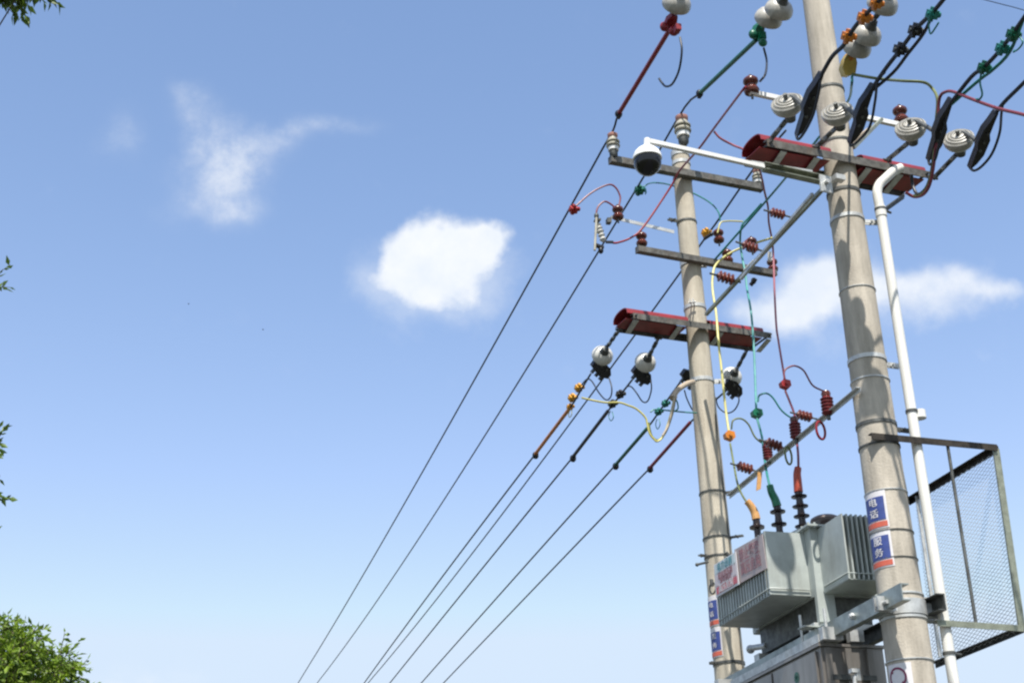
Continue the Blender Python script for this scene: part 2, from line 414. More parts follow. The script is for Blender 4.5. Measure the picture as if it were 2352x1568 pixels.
for v, h, m, tab, tl in ((212,.016,'galv_dark',None,0),(334,.014,'galv_dark',None,0),(448,.022,'galv_dark',None,0),(509,.024,'galv',(1,-.15,0),.10),
                 (672,.004,'galv',None,0),(831,.026,'galv',(1,.1,0),.12),(879,.008,'galv',None,0),(980,.020,'galv_dark',(1,.1,0),.13),
                 (1030,.012,'galv_dark',None,0),(1136,.005,'galv',None,0),(1228,.005,'galv_dark',None,0),(1290,.004,'galv_dark',None,0),
                 (1371,.010,'galv',(1,0,0),.12),(1402,.085,'galv',(1,-.1,0),.1),(1424,.016,'galv',(1,0,0),.16),(1521,.006,'galv',None,0)):
    band(pn, nat, nrad, ndir, zn(v), h, m, .009 if h > .05 else .005, tab, tl)
for v, h, m, tab, tl in ((356,.05,'galv',None,0),(378,.03,'galv',None,0),(413,.03,'galv_dark',None,0),(513,.016,'galv_dark',(-1,-.2,0),.1),(607,.05,'galv',(1,-.2,0),.05),
                 (709,.03,'galv',(-.6,-1,0),.08),(877,.03,'galv',(1,-.3,0),.09),(1134,.012,'galv_dark',(1,-.6,0),.1),(1238,.012,'galv_dark',(1,-.8,0),.1),(1281,.012,'galv_dark',(-1,-.3,0),.08),(1525,.02,'galv_dark',(-1,-.2,0),.05)):
    band(pf, fat, frad, fdir, zf(v), h, m, .005, tab, tl)
# a thin earth lead running down the far pole's right side
mb = MB(); pts = []
for v in (960,1050,1134,1200,1273,1420,1560):
    z = zf(v); q = view.normalized(); sd = Vector((q.y,-q.x,0))*-1
    a = R(58); dirv = (q*math.cos(a)+sd*math.sin(a)); pts.append(fat(z)+dirv*(frad(z)+.006))
pts.append(Vector((pts[-1].x,pts[-1].y,.15)))
tag(mb.tube(pts,.0055,6).build('earth_lead','galv_dark'), 'thin dark earth lead running down the thinner concrete pole', 'cable')

# ------------------------------------------------------------------ crossarms of the far pole
OFF_F = -(frad(8)+.034)
a0, a1 = PF(1402,367,OFF_F), PF(1749,432,OFF_F)
r = thing('crossarm', a0, 'grey-brown steel crossarm near the top of the thinner pole, behind the dome camera', 'crossarm')
MB().bar(a0, a1, .06, .060).build('beam', 'arm', r)
for q in (0.0, 1.0):
    MB().quadbox(a0.lerp(a1, q), AD*.008, AN*.064, ZZ*.066).build('end_plate', 'arm', r)
FT0, FT1 = a0, a1
b0, b1 = PF(1464,573,OFF_F), PF(1781,629,OFF_F)
r = thing('crossarm', b0, 'dark steel crossarm in the middle of the thinner pole carrying brown spool insulators', 'crossarm')
MB().bar(b0, b1, .055, .050).build('beam', 'arm', r)
MB().quadbox(b0, AD*.008, AN*.058, ZZ*.056).build('end_plate', 'arm', r)
FM0, FM1 = b0, b1

def double_arm(label, e0, e1, gap, ht, coverlabel, holes, extra_tail, endround):
    # two angle rails either side of the pole, ties across, and a red insulating hood on top
    r = thing('double_crossarm', e0, label, 'crossarm')
    g = AN*gap
    MB().angle(e0, e1, .045, ht, .006, face=1).build('front_rail', 'arm', r)
    f0, f1 = e0+g+AD*.0, e1+g
    MB().angle(f0, f1, .045, ht, .006, face=-1).build('rear_rail', 'arm', r)
    ln = (e1-e0).length
    for q in holes:
        p = e0.lerp(e1, q)-ZZ*(ht/2+.004)
        MB().quadbox(p+g*.5+AD*.03, g*1.05+AD*.05, AD*.045, ZZ*.006).build('tie_plate', 'galv', r)
    for q in (0.015, .985):
        p = e0.lerp(e1, q)
        MB().cyl(p-AN*.05, p+g+AN*.05, .009, n=8).build('through_bolt', 'galv_dark', r)
    # hood: arched sheet, in two lengths so that the pole passes between
    hood = thing('insulating_cover', e0+ZZ*ht, coverlabel, 'cover')
    for (q0, q1) in endround:
        A_, B_ = e0.lerp(e1, q0), e0.lerp(e1, q1)
        cs = []; n = 12
        for k in range(n+1):
            t = math.pi*k/n
            x = -math.cos(t)*(gap/2+.004); zz = math.sin(t)**.6*.07
            cs.append((x, zz))
        mb = MB(); base = 0
        for thick in (0, 1):
            for (x, zz) in cs:
                for P_ in (A_, B_):
                    mb.v.append(P_+AN*(gap/2+x*(1-.03*thick))+ZZ*(ht/2+.003+zz*(1-.08*thick)-.0035*thick))
        m_ = 2*(n+1)
        for k in range(n):
            i = 2*k
            mb.f.append((i, i+1, i+3, i+2)); mb.f.append((m_+i, m_+i+2, m_+i+3, m_+i+1))
        mb.f.append(tuple([2*k for k in range(n+1)]+[m_+2*k for k in reversed(range(n+1))]))
        mb.f.append(tuple([2*k+1 for k in reversed(range(n+1))]+[m_+2*k+1 for k in range(n+1)]))
        mb.f.append((0, m_, m_+1, 1)); mb.f.append((2*n, 2*n+1, m_+2*n+1, m_+2*n))
        # floor sheet between the rails
        c = (A_+B_)/2+g*.5+ZZ*(-ht/2+.016)
        mb.quadbox(c, (B_-A_)*.995, AN*(gap-.05), ZZ*.004)
        mb.build('hood_length', 'redcover', hood)
    return r, hood
GF = 2*frad(6.6)+.055
c0, c1 = PF(1452,727,-GF/2), PF(1768,773,-GF/2)
double_arm('double steel crossarm under the red cover on the thinner pole', c0, c1, GF, .05,
           'red insulating cover over the lower double crossarm of the thinner pole', (.02,.33,.63,.985), None, ((-.035,.40),(.56,.955)))
FD0, FD1 = c0, c1
GN = 2*nrad(6.8)+.02
d0, d1 = PN(1758,331,-GN/2), PN(2128,405,-GN/2)
double_arm('double steel crossarm under the red cover on the thick pole', d0, d1, GN, .055,
           'red insulating cover over the upper double crossarm of the thick pole', (.10,.30,.62,.82), None, ((-.025,.40),(.60,1.0)))
ND0, ND1 = d0, d1
# camera boom: square tube from the near pole
e0, e1 = PN(1487,324,-.22), PN(1905,417,-.10)
cam_r = thing('security_camera', e1, 'white and black dome camera hanging from its long boom left of the thick pole', 'camera')
q1 = e0.lerp(e1, .62)
MB().bar(e0, q1, .026, .026).build('boom_tip', 'white', cam_r)
MB().channel(q1, e1, .05, .05, .006, face=-1).build('boom', 'galv_green', cam_r)
MB().bar(e0.lerp(e1,.55)+ZZ*.015, e0.lerp(e1,.9)+ZZ*.045, .02, .012).build('stay', 'galv', cam_r)
dc = PN(1487,366,-.22)                         # centre of the dome ball
MB().cyl(e0+ZZ*.012, dc+ZZ*.06, .020, n=14).lathe(dc+ZZ*.078, (0,0,-1), [(-.01,.02),(0,.040),(.012,.056),(.032,.074),(.055,.084),(.076,.086),(.080,.079)], 28).build('housing', 'white', cam_r)
MB().lathe(dc, (0,0,-1), [(0,.078),(.028,.081),(.055,.076),(.08,.058),(.10,.032),(.108,.003)], 28).build('dome', 'blackgloss', cam_r)
# plates where boom, braces and rails meet on the near pole
pl = PN(1896,420,-.13)
tag(MB().quadbox(pl-ZZ*.01, AD*.09, AN*.012, ZZ*.12).cyl(pl-AN*.03, pl+AN*.01, .016, n=8).quadbox(pl+AD*.10+ZZ*.05-AN*.01, AD*.07, AN*.05, ZZ*.035).build('bracket_plate','galv'), 'grey bolted plate where the camera boom meets the thick pole', 'bracket')

# white thin crossarm with brown insulators behind the dead-end insulators
w0, w1 = PN(1722,212,.30), PN(2074,289,.30)
r = thing('crossarm', w0, 'thin white crossarm behind the big grey insulators at the thick pole', 'crossarm')
MB().bar(w0, w1, .030, .034).build('beam', 'white', r)
bp0 = PN(1925,364,.02)
MB().bar(PN(2025,274,.28), PN(1960,340,.02), .022, .022).build('stay', 'galv_green', r)
MB().bar(PN(2000,292,.28), PN(1944,338,.02), .018, .018).build('stay', 'tan', r)

# brace bars between the two poles
k0, k1 = PX(1888,436,XP-.10), PX(1622,722,XP-.10)
tag(MB().bar(k0, k1, .024, .024).build('brace_bar','galv_green'), 'long greenish steel brace bar climbing from the thin pole to the boom plate', 'brace')
k2, k3 = PX(1866,446,XP-.16), PX(1702,640,XP-.16)
tag(MB().bar(k2, k3, .020, .020).build('brace_bar','galv'), 'shorter pale steel brace bar beside the long greenish one', 'brace')
XB = XP-.13
g0, g1 = PX(1972,893,XB), PX(1672,1141,XB)
tag(MB().angle(g0, g1, .028, .026, .004, face=1).build('arrester_bar','galv'), 'pale steel bar between the poles carrying the red-brown arresters', 'bar')

# ------------------------------------------------------------------ insulators
def mk_grey_pin():
    r = thing('pin_insulator', O3, '', 'insulator')
    MB().lathe(O3, ZZ, [(0,.020),(.02,.034),(.055,.036),(.06,.028),(.062,.028)], 18).build('base', 'galv_dark', r)
    MB().lathe(O3, ZZ, [(.062,.034),(.066,.044),(.095,.045),(.10,.04)], 20).build('collar', 'white', r)
    MB().lathe(O3, ZZ, [(.10,.035),(.104,.055),(.112,.058),(.14,.042),(.144,.056),(.152,.057),(.18,.036),(.19,.034)], 22).build('body', 'greyporc', r)
    MB().lathe(O3, ZZ, [(.19,.034),(.20,.042),(.222,.043),(.232,.030),(.236,.01)], 20).build('cap', mat('faded_pink_cap', (.50,.24,.19), .5, var=.1), r)
    return r
greypin = Kind(mk_grey_pin)
gi1 = PF(1410,362,OFF_F-.02); greypin.put(gi1, ZZ, 'grey and white pin insulator on the left end of the top crossarm', 'pin insulators on top of the thinner pole')
gi2 = PF(1571,334,0); greypin.put(gi2, ZZ, 'grey pin insulator standing on the very top of the thinner pole', 'pin insulators on top of the thinner pole', scale=1.3)
gi3 = PF(1742,432,OFF_F+.03); greypin.put(gi3, ZZ, 'pinkish pin insulator on the right end of the top crossarm', 'pin insulators on top of the thinner pole', scale=.8)

def mk_spool():
    r = thing('spool_insulator', O3, '', 'insulator')
    MB().lathe(O3, ZZ, [(0,.026),(.002,.042),(.018,.047),(.034,.040),(.042,.028),(.056,.027),(.064,.038),(.078,.046),(.094,.044),(.108,.03),(.112,.012)], 22).build('body', 'brown', r)
    MB().cyl((0,0,-.04), (0,0,.13), .008, n=8).build('bolt', 'galv_dark', r)
    return r
spool = Kind(mk_spool)
GSP = 'brown spool insulators'
for (u, v, Y, lab, up) in (
    (1420,502,9.35,'brown spool insulator at the left end of the pale fuse bracket',ZZ),
    (1474.5,563,9.42,'brown spool insulator above the left end of the middle crossarm',ZZ),
    (1651.6,555,9.6,'brown spool insulator beside the yellow clamp, right of the thinner pole',ZZ),
    (1672,602,9.6,'dark brown spool insulator behind the bend of the yellow cable',ZZ),
    (1728,575,9.3,'brown insulator between the teal cable and the greenish brace bar',ZZ),
    (1775.5,622,9.65,'brown spool insulator at the right end of the middle crossarm under the red cable',ZZ)):
    spool.put(PY(u,v,Y), up, lab, GSP)
s1 = spool.put(PN(2071,281,.30), ZZ, 'brown insulator on the right end of the thin white crossarm', 'brown insulators on the thin white crossarm', scale=1.15)
s2 = spool.put(PN(1727,214,.30), ZZ, 'dark red insulator on the left end of the thin white crossarm', 'brown insulators on the thin white crossarm', scale=1.15)

def mk_rib():
    r = thing('post_insulator', O3, '', 'insulator')
    prof = [(0,.010)]
    for k in range(4):
        h = .02+k*.03; prof += [(h-.009,.020),(h,.040),(h+.008,.040),(h+.014,.022)]
    prof += [(.135,.016)]
    MB().lathe(O3, ZZ, prof, 20).build('sheds', 'redbrown', r)
    MB().cyl((0,0,-.045),(0,0,0),.008,n=8).cyl((0,0,.135),(0,0,.19),.008,n=8).build('fitting', 'galv_dark', r)
    return r
rib = Kind(mk_rib)
GR = 'red-brown ribbed insulators lying across the bars'
def across(u0, v0, u1, v1, X, lab):
    p, q = PX(u0, v0, X), PY(u1, v1, PX(u0,v0,X).y)
    rib.put(p+(q-p)*0.05, q-p, lab, GR, scale=(q-p).length/.145)
across(1868,960,1829,950,XB,'red-brown ribbed insulator on the arrester bar under the red cable')
across(1799,1028,1758,1014,XB,'red-brown ribbed insulator on the arrester bar, above the green loop')
across(1732,1080,1692,1068,XB,'red-brown ribbed insulator on the arrester bar, above the tan tag')
across(1806,496,1768,486,XP-.10,'red-brown ribbed insulator high on the greenish brace bar')
across(1744,574,1704,560,XP-.10,'red-brown ribbed insulator on the brace bar beside the teal cable')
across(1690,645,1646,632,XP-.10,'red-brown ribbed insulator just below the middle crossarm')

def mk_arrester():
    r = thing('surge_arrester', O3, '', 'arrester')
    MB().cyl((0,0,-.03),(0,0,0),.012,n=8).build('stud', 'galv_dark', r)
    prof = [(0,.022)]
    for k in range(5): prof += [(.008+k*.022,.030),(.016+k*.022,.040),(.020+k*.022,.040),(.026+k*.022,.030)]
    prof += [(.122,.024)]
    MB().lathe(O3, ZZ, prof, 20).build('sheds', 'redpoly', r)
    MB().lathe((0,0,.122), ZZ, [(0,.026),(.02,.030),(.035,.024),(.038,.01)], 16).build('cap', 'brown', r)
    return r
arr = Kind(mk_arrester)
GA = 'surge arresters on the bar between the poles'
for (u, v, sc, lab) in ((1903,953,1.15,'dark red surge arrester standing at the right end of the arrester bar'),
                        (1829,1008,1.1,'red surge arrester standing mid-bar on the line of the red cable'),
                        (1765,1056,1.0,'brown surge arrester standing beside the teal cable')):
    arr.put(PX(u,v,XB), ZZ, lab, GA, scale=sc*.88)

# bells and clamps
def disc_profile():
    return [(-.045,.012),(-.04,.034),(-.005,.036),(.0,.040),(.006,.060),(.018,.080),(.034,.094),(.050,.098),(.054,.093),(.046,.082),(.060,.078),(.062,.073),(.046,.068),(.058,.062),(.060,.057),(.044,.050),(.056,.044),(.058,.038),(.040,.03),(.040,.012)]
def mk_disc():
    r = thing('bell_insulator', O3, '', 'insulator')
    MB().lathe(O3, ZZ, [(-.004,.040),(.004,.060),(.020,.080),(.042,.093),(.066,.098),(.078,.096),(.084,.088),(.076,.083),(.091,.076),(.093,.069),(.082,.065),(.098,.057),(.099,.051),(.087,.046),(.102,.038),(.103,.030),(.098,.026),(.098,.012)], 36, cap=True).build('shed', 'porcelain', r)
    MB().lathe(O3, ZZ, [(-.060,.014),(-.056,.028),(-.015,.036),(-.002,.044)], 20).build('cap', 'galv_dark', r)
    MB().cyl((0,0,.099),(0,0,.135),.013,n=10).build('pin', 'galv_dark', r)
    return r
disc = Kind(mk_disc)
def mk_disc2():
    r = mk_disc(); sh = [c for c in r.children if c.name.startswith('shed')][0]; sh.data = sh.data.copy(); sh.data.materials[0] = MT['softporc']; return r
disc2 = Kind(mk_disc2)
def mk_clamp():          # wedge strain clamp in a black cover, local +Z along the line
    r = thing('strain_clamp', O3, '', 'clamp')
    pts = [(0,-.028,-.07),(0,.022,-.075),(0,.050,-.02),(0,.045,.05),(0,.015,.085),(0,-.02,.085),(0,-.045,.03)]
    MB().prism(pts, (.042,0,0)).build('body', 'black', r)
    mb = MB()
    for z in (-.02,.03): mb.cyl((-.032,.02,z),(.032,.02,z),.009,n=8)
    for z in (-.03,.01,.05): mb.quadbox((0,-.048,z),(.03,0,0),(0,.03,0),(0,0,.014))
    mb.build('bolt', 'galv_dark', r)
    return r
wclamp = Kind(mk_clamp)
def link(p, q, label):
    d = (q-p); n = max(2, int(d.length/.045)); mb = MB()
    x, y, a = frame(d)
    for k in range(n):
        c = p.lerp(q, (k+.5)/n)
        mb.quadbox(c, a*(d.length/n*1.15), (x if k % 2 else y)*.032, (y if k % 2 else x)*.012)
    mb.cyl(p-x*.03, p+x*.03, .009, n=8); mb.cyl(q-y*.028, q+y*.028, .008, n=8)
    return tag(mb.build('link_chain','galv_dark'), label, 'link')

# far (low-voltage) dead ends: going away from us along +Y
LV = [  # arm point, bell, clamp centre, wire start; wire: [pixels], sleeve end
    dict(nm='leftmost', a=(1422,757), b=(1388,808), c=(1379,846), s=(1357,858)),
    dict(nm='second',   a=(1512,777), b=(1487,824), c=(1472,860), s=(1452,872)),
    dict(nm='third',    a=(1616,789), b=(1612,838), c=(1584,868), s=(1562,878)),
    dict(nm='rightmost',a=(1716,803), b=(1686,857), c=(1682,890), s=(1664,900)),
]
LVX = []
lbl = {'leftmost':'above the amber clamps','second':'above the dark blue clamps','third':'mostly hidden behind the thinner pole','rightmost':'right of the thinner pole, behind the yellow cable'}
for i, d in enumerate(LV):
    a = PF(*d['a'], GF/2)
    X = a.x; LVX.append(X)
    b = PX(*d['b'], X); c = PX(*d['c'], X)
    ax = (CF*.80-CR*.20-CU*.50).normalized()
    link(a, b-ax*.055, 'dark link chain of the white insulator '+lbl[d['nm']])
    disc.put(b, ax, 'white porcelain bell insulator '+lbl[d['nm']], 'white bell insulators under the lower red cover', scale=.92)
    cc = c
    wclamp.put(cc, CR*.62-CU*.55+CF*.35, 'black wedge clamp under the white insulator '+lbl[d['nm']], 'wedge clamps of the low wires', scale=1.2, up=CR*.7+CU*.8)

WIRES = []
def run(X, px, ends=None):
    """wire in the vertical plane x = X through pixels px; continues away as the same parabola"""
    P = [PX(u, v, X) for (u, v) in px]
    return P
def parab(P0, P1, P2, y):
    (y0,z0),(y1,z1),(y2,z2) = [(p.y,p.z) for p in (P0,P1,P2)]
    return z0*(y-y1)*(y-y2)/((y0-y1)*(y0-y2))+z1*(y-y0)*(y-y2)/((y1-y0)*(y1-y2))+z2*(y-y0)*(y-y1)/((y2-y0)*(y2-y1))
def far_run(X, a, mid, b, yend=46, n=26):
    P0, P1, P2 = PX(*a, X), PX(*mid, X), PX(*b, X)
    out = []
    s1 = (P2.z-P1.z)/(P2.y-P1.y)
    for k in range(n+1):
        t = k/n; y = P0.y+(yend-P0.y)*t**1.6
        if y <= P2.y: z = parab(P0, P1, P2, y)
        else:
            dy = y-P2.y; s = min(s1, -.02); curv = -s/(18.0)
            z = P2.z+s*dy+.5*curv*dy*dy
        out.append(Vector((X, y, z)))
    return out
# colours, sleeve end, knob, wire exit
LVW = [
    dict(m='orange', s0=(1311,934), k=(1229,1043), w=(1030,1305), e=(836,1568), desc='leftmost low wire with an orange end sleeve'),
    dict(m='black',  s0=(1396,944), k=(1315,1050), w=(1105,1308), e=(895,1568), desc='low wire with a black end sleeve'),
    dict(m='green',  s0=(1486,984), k=(1413,1068), w=(1200,1306), e=(967,1568), desc='low wire with a green end sleeve'),
    dict(m='red',    s0=(1585,970), k=(1492,1075), w=(1262,1314), e=(1018,1568), desc='rightmost low wire with a dark red end sleeve'),
]
RW = .0084
for i, d in enumerate(LVW):
    X = LVX[i]
    st = PX(*LV[i]['s'], X); s0 = PX(*d['s0'], X); kk = PX(*d['k'], X)
    path = far_run(X, d['k'], d['w'], d['e'])
    root = thing('overhead_wire', path[0], d['desc'], 'wire')
    MB().tube([st, st.lerp(s0,.5), s0, s0.lerp(kk,.5)] + path, RW, 8, sub=3).build('conductor', 'wire', root)
    MB().tube([s0, s0.lerp(kk,.5), kk], .0165, 10, sm=False).build('sleeve', d['m'], root)
    dv = (kk-s0).normalized()
    MB().ball(kk-ZZ*.010, .027, .027, .036).quadbox(kk+Vector((.014,0,-.012)), dv*.06, Vector((.024,0,0)), ZZ*.045).build('end_clip', 'black', root)

# high-voltage lines
HX1 = gi1.x; HX3 = gi3.x
def hv(label, X, near, insp, a, mid, b, sleeve, smat, knobpx, up=None):
    Pn = PX(*near, X); Pi = PX(*insp, X); kk = PX(*knobpx, X) if knobpx else None
    path = far_run(X, a, mid, b)
    root = thing('overhead_wire', Pi, label, 'wire')
    MB().tube([Pn]+([Pn.lerp(kk,.33), Pn.lerp(kk,.66), kk] if kk else [])+[Pi]+path, RW+.0008, 8, sub=3).build('conductor', 'wire', root)
    if sleeve:
        MB().tube([Pn, Pn.lerp(kk,.5), kk], .0185, 10, sm=False).build('sleeve', smat, root)
        MB().ball(kk, .032, .030, .036).quadbox(kk-ZZ*.01, (.03,0,0), (0,.05,0), ZZ*.05).build('end_clip', 'black', root)
    return root, Pn
h1, H1N = hv('high wire with a long dark red sleeve, passing the left end of the top crossarm', HX1, (1536,72), (1409,298), (1385,340), (1130,800), (684,1568), True, 'red', (1421,262))
HX2 = gi2.x
h2, H2N = hv('high wire with a long green sleeve, passing over the tip of the thinner pole', HX2-.02, (1737,92), (1573,246), (1505,362), (1350,618), (728,1568), True, 'green', (1607,215))
h3, H3N = hv('high wire from the right end of the top crossarm, passing behind the thinner pole', HX3-.02, (1805,300), (1741,374), (1652,502), (1500,712), (845,1568), False, None, None)

# coloured piercing clamps
def mk_pierce(m):
    def f():
        r = thing('wire_clamp', O3, '', 'clamp')
        MB().quadbox((0,.012,0),(.05,0,0),(0,.03,0),(0,0,.052)).quadbox((0,-.018,0),(.042,0,0),(0,.024,0),(0,0,.046)).quadbox((0,-.003,.032),(.026,0,0),(0,.022,0),(0,0,.02)).quadbox((0,-.003,-.032),(.026,0,0),(0,.022,0),(0,0,.02)).build('jaw', m, r)
        MB().cyl((0,-.04,0),(0,.05,0),.010,n=8).cyl((.034,-.01,.0),(-.034,-.01,0),.007,n=8).lathe((0,.042,0),(0,1,0),[(0,.018),(.012,.018),(.014,.01)],8).build('bolt', m if m != 'black' else 'galv_dark', r)
        return r
    return f
pc = {m: Kind(mk_pierce(m)) for m in ('amber','redbright','green','teal','black','orange','red')}
def pclamp(m, p, ax, lab, sc=1.0, up=(1,.2,.3), group=None): return pc[m].put(p, ax, lab, group, scale=sc, up=up)
Yd = Vector((0,.86,-.5))
pclamp('amber', PX(1329,890,LVX[0]), Yd, 'amber wire clamp nearest the black wedge clamp on the orange-sleeved wire', 1.0)
pclamp('amber', PX(1314,913,LVX[0]), Yd, 'middle amber wire clamp on the orange-sleeved wire', 1.0)
pclamp('amber', PX(1309,934,LVX[0]), Yd, 'amber wire clamp at the top of the orange sleeve, lowest of the three', .8)
pclamp('black', PX(1424,905,LVX[1]), Yd, 'dark wire clamp beside the black wedge clamp on the black-sleeved wire', 1.0)
pclamp('black', PX(1406,927,LVX[1]), Yd, 'dark wire clamp crossed by the yellow-green jumper', 1.0)
pclamp('teal', PX(1528,926,LVX[2]), Yd, 'green wire clamp just left of the tan conduit mouth', .9)
pclamp('teal', PX(1512,945,LVX[2]), Yd, 'green wire clamp above the green sleeve, inside the jumper loop', .9)
pclamp('redbright', PX(1317,481,HX1), Yd, 'bright red wire clamp on the leftmost high wire', 1.15)
pclamp('green', PX(1468,437,HX2), Yd, 'green wire clamp just under the dome camera', 1.25)
pclamp('amber', PY(1621,534,9.5), Yd, 'small yellow wire clamp right of the thinner pole', 1.0)
# knob on the upper strings
def strain_body(p, q, m, lab):
    d = (q-p); x, y, a = frame(d)
    r = thing('dead_end_clamp', p, lab, 'clamp')
    MB().prism([p+x*.02, p-x*.02, p.lerp(q,.3)-x*.05, p.lerp(q,.75)-x*.045, q-x*.02, q+x*.025, p.lerp(q,.6)+x*.035], y*.05).build('body', m, r)
    MB().ball(p.lerp(q,.35)-x*.05-ZZ*.02, .035, .03, .04).cyl(p.lerp(q,.35)-y*.04, p.lerp(q,.35)+y*.04, .012, n=8).cyl(p.lerp(q,.7)-y*.04, p.lerp(q,.7)+y*.04, .010, n=8).build('bolt_cap', m, r)
    return r
t1 = PX(1548,34,HX1); strain_body(H1N, t1, 'red', 'dark red dead-end clamp at the top of the long red sleeve')
tag(MB().ball(PX(1547,72,HX1), .04,.03,.04).quadbox(PX(1556,66,HX1), (.04,0,0),(0,.06,0),(0,0,.05)).build('jumper_clip','red'), 'dark red jumper clip beside the red dead-end clamp', 'clamp')
t2 = PX(1747,55,HX2); strain_body(H2N, t2, 'green', 'green dead-end clamp at the top of the long green sleeve')
tag(MB().ball(PX(1752,98,HX2), .035,.03,.035).quadbox(PX(1750,84,HX2), (.05,0,0),(0,.05,0),(0,0,.06)).build('jumper_clip','boox'), 'green jumper clip hanging from the green dead-end clamp', 'clamp')
GD = 'white bell insulators at the top edge'
back = (CF*.72-CU*.62-CR*.18).normalized()
disc2.put(PX(1560,-8,HX1), back, 'white bell insulator above the dark red dead-end clamp', GD, scale=1.12)
disc2.put(PX(1772,26,HX2), back, 'lower white bell insulator of the pair above the green clamp', GD, scale=1.1)
disc2.put(PX(1796,6,HX2), back, 'upper white bell insulator of the pair above the green clamp', GD, scale=1.1)
link(PX(1556,-30,HX1), PX(1556,-4,HX1), 'dark link above the white bell insulator of the red-sleeved wire')
link(PX(1815,-22,HX2), PX(1800,2,HX2), 'dark link above the white bells of the green-sleeved wire')

# near dead ends towards and over the camera
ND = [
    dict(a=(1766,326), b=(1810,247), t0=(1829,312), t1=(1886,168), w=[(1910,132),(1937,105),(1963,63),(1995,27),(2040,-20),(2120,-110)], nm='left of the thick pole'),
    dict(a=(1874,338), b=(1925,267), t0=(1950,330), t1=(2004,194), w=[(2032,161),(2066,117),(2103,68),(2144,27),(2190,-30),(2260,-120)], nm='in front of the thick pole'),
    dict(a=(2038,368), b=(2093,302), t0=(2131,368), t1=(2184,226), w=[(2230,178),(2261,154),(2300,112),(2352,41),(2400,-30),(2470,-130)], nm='right of the thick pole'),
    dict(a=(2156,386), b=(2203,328), t0=(2226,386), t1=(2287,256), w=[(2303,239),(2352,190),(2440,100),(2540,-10)], nm='nearest the right edge'),
]
NX = []
for i, d in enumerate(ND):
    if i < 3: a = PN(*d['a'], -GN/2)
    else: a = ND1+AD*.06
    X = a.x; NX.append(X)
    b = PX(*d['b'], X); q0 = PX(*d['t0'], X); q1 = PX(*d['t1'], X)
    ax = (CU*.70-CR*.30-CF*.55).normalized()
    link(a, b-ax*.06, 'dark link chain holding the big grey-white insulator '+d['nm'])
    disc2.put(b-ax*.04, ax, 'big ribbed grey-white insulator '+d['nm'], 'big dead-end insulators at the thick pole', scale=1.02)
    root = thing('dead_end_clamp', q0, 'long black clamp cover beside the big insulator '+d['nm'], 'clamp')
    side = Vector((1,0,0)); dd = q1-q0; nn = dd.cross(side).normalized()
    prof = ((0,-.006),(.15,-.014),(.36,-.022),(.47,-.046),(.70,-.046),(.84,-.026),(1,-.010),(1,.010),(.82,.014),(.64,.020),(.54,.046),(.28,.052),(.12,.028))
    MB().prism([q0.lerp(q1, t)+side*o_*.82 for (t, o_) in prof], nn*.055).build('cover', 'black', root)
    mid = q0.lerp(q1,.45)
    MB().tube([b+ax*.05, b+ax*.085+side*.05, mid-side*.01], .014, 8).build('yoke', 'galv_dark', root)
    mb = MB()
    for t in (.35,.5,.65): mb.cyl(q0.lerp(q1,t)-nn*.036, q0.lerp(q1,t)+nn*.036, .010, n=8)
    mb.build('bolt', 'galv_dark', root)
    wp = [q0.lerp(q1,.85)]+[PX(u,v,X) for (u,v) in d['w']]
    last = wp[-1]; dirv = (wp[-1]-wp[-2]).normalized(); 
    tail = [last+Vector((0,-t, .10*t-.004*t*t)) for t in (2,6,12,20)]
    root = thing('overhead_wire', wp[0], 'thick black wire rising overhead from the clamp '+d['nm'], 'wire')
    MB().tube(wp+tail, .0125, 8, sub=4).build('conductor', 'wire', root)
    if i in (1,2): MB().tube([wp[0]]+[q_+Vector((.045,-.01,-.02)) for q_ in wp[1:4]]+[wp[4]], .010, 8, sub=4).build('tap_conductor', 'teal' if i == 2 else 'wire', root)

# their jumper loops
def cable(name, m, pts, rr, label, cat='cable', sub=6): return tag(MB().tube(pts, rr, 8, sub=sub).build(name, m), label, cat)
def K(lst, X=None, Y=None):
    return [PX(u, v, X) if X is not None else PY(u, v, Y) for (u, v) in lst]
x = NX[0]; cable('jumper_cable','wire',K([(1884,180),(1882,205),(1873,244),(1866,268),(1850,300),(1834,320),(1828,308)],x),.0085,'black jumper loop under the insulator left of the thick pole')
x = NX[1]; cable('jumper_cable','wire',K([(2032,166),(2016,186),(2010,232),(1998,290),(1973,322),(1955,335),(1951,322)],x),.0085,'black jumper loop under the insulator in front of the thick pole')
x = NX[2]; cable('jumper_cable','wire',K([(2200,216),(2178,244),(2170,290),(2158,330),(2148,366),(2136,378),(2131,360)],x),.0085,'black jumper loop under the insulator right of the thick pole')
x = NX[3]; cable('jumper_cable','wire',K([(2303,240),(2300,262),(2296,305),(2279,352),(2255,382),(2236,392),(2226,380)],x),.0085,'black jumper loop under the insulator nearest the right edge')
# clamps along the near wires
upz = (1,0,.4)
nd = Vector((0,-.75,.66))
def nclamp(m, u, v, X, lab, sc=1.0): return pclamp(m, PX(u,v,X), nd, lab, sc, up=(1,.1,.2))
nclamp('orange',1984,40,NX[0],'upper orange wire clamp on the thick wire in front of the pole top',1.0)
nclamp('orange',1947,84,NX[0],'lower orange wire clamp on the thick wire in front of the pole top',1.0)
nclamp('orange',2012,8,NX[0],'orange wire clamp cut by the top edge',.9)
nclamp('black',2066,114,NX[1],'lower black butterfly clamp on the second thick wire',1.0)
nclamp('black',2101,70,NX[1],'upper black butterfly clamp on the second thick wire',1.0)
nclamp('teal',2141,33,NX[1],'teal wire clamp near the top edge on the second thick wire',.95)
nclamp('green',2259,155,NX[2],'lowest green wire clamp on the third thick wire',.95)
nclamp('teal',2301,111,NX[2],'middle teal wire clamp on the third thick wire',1.0)
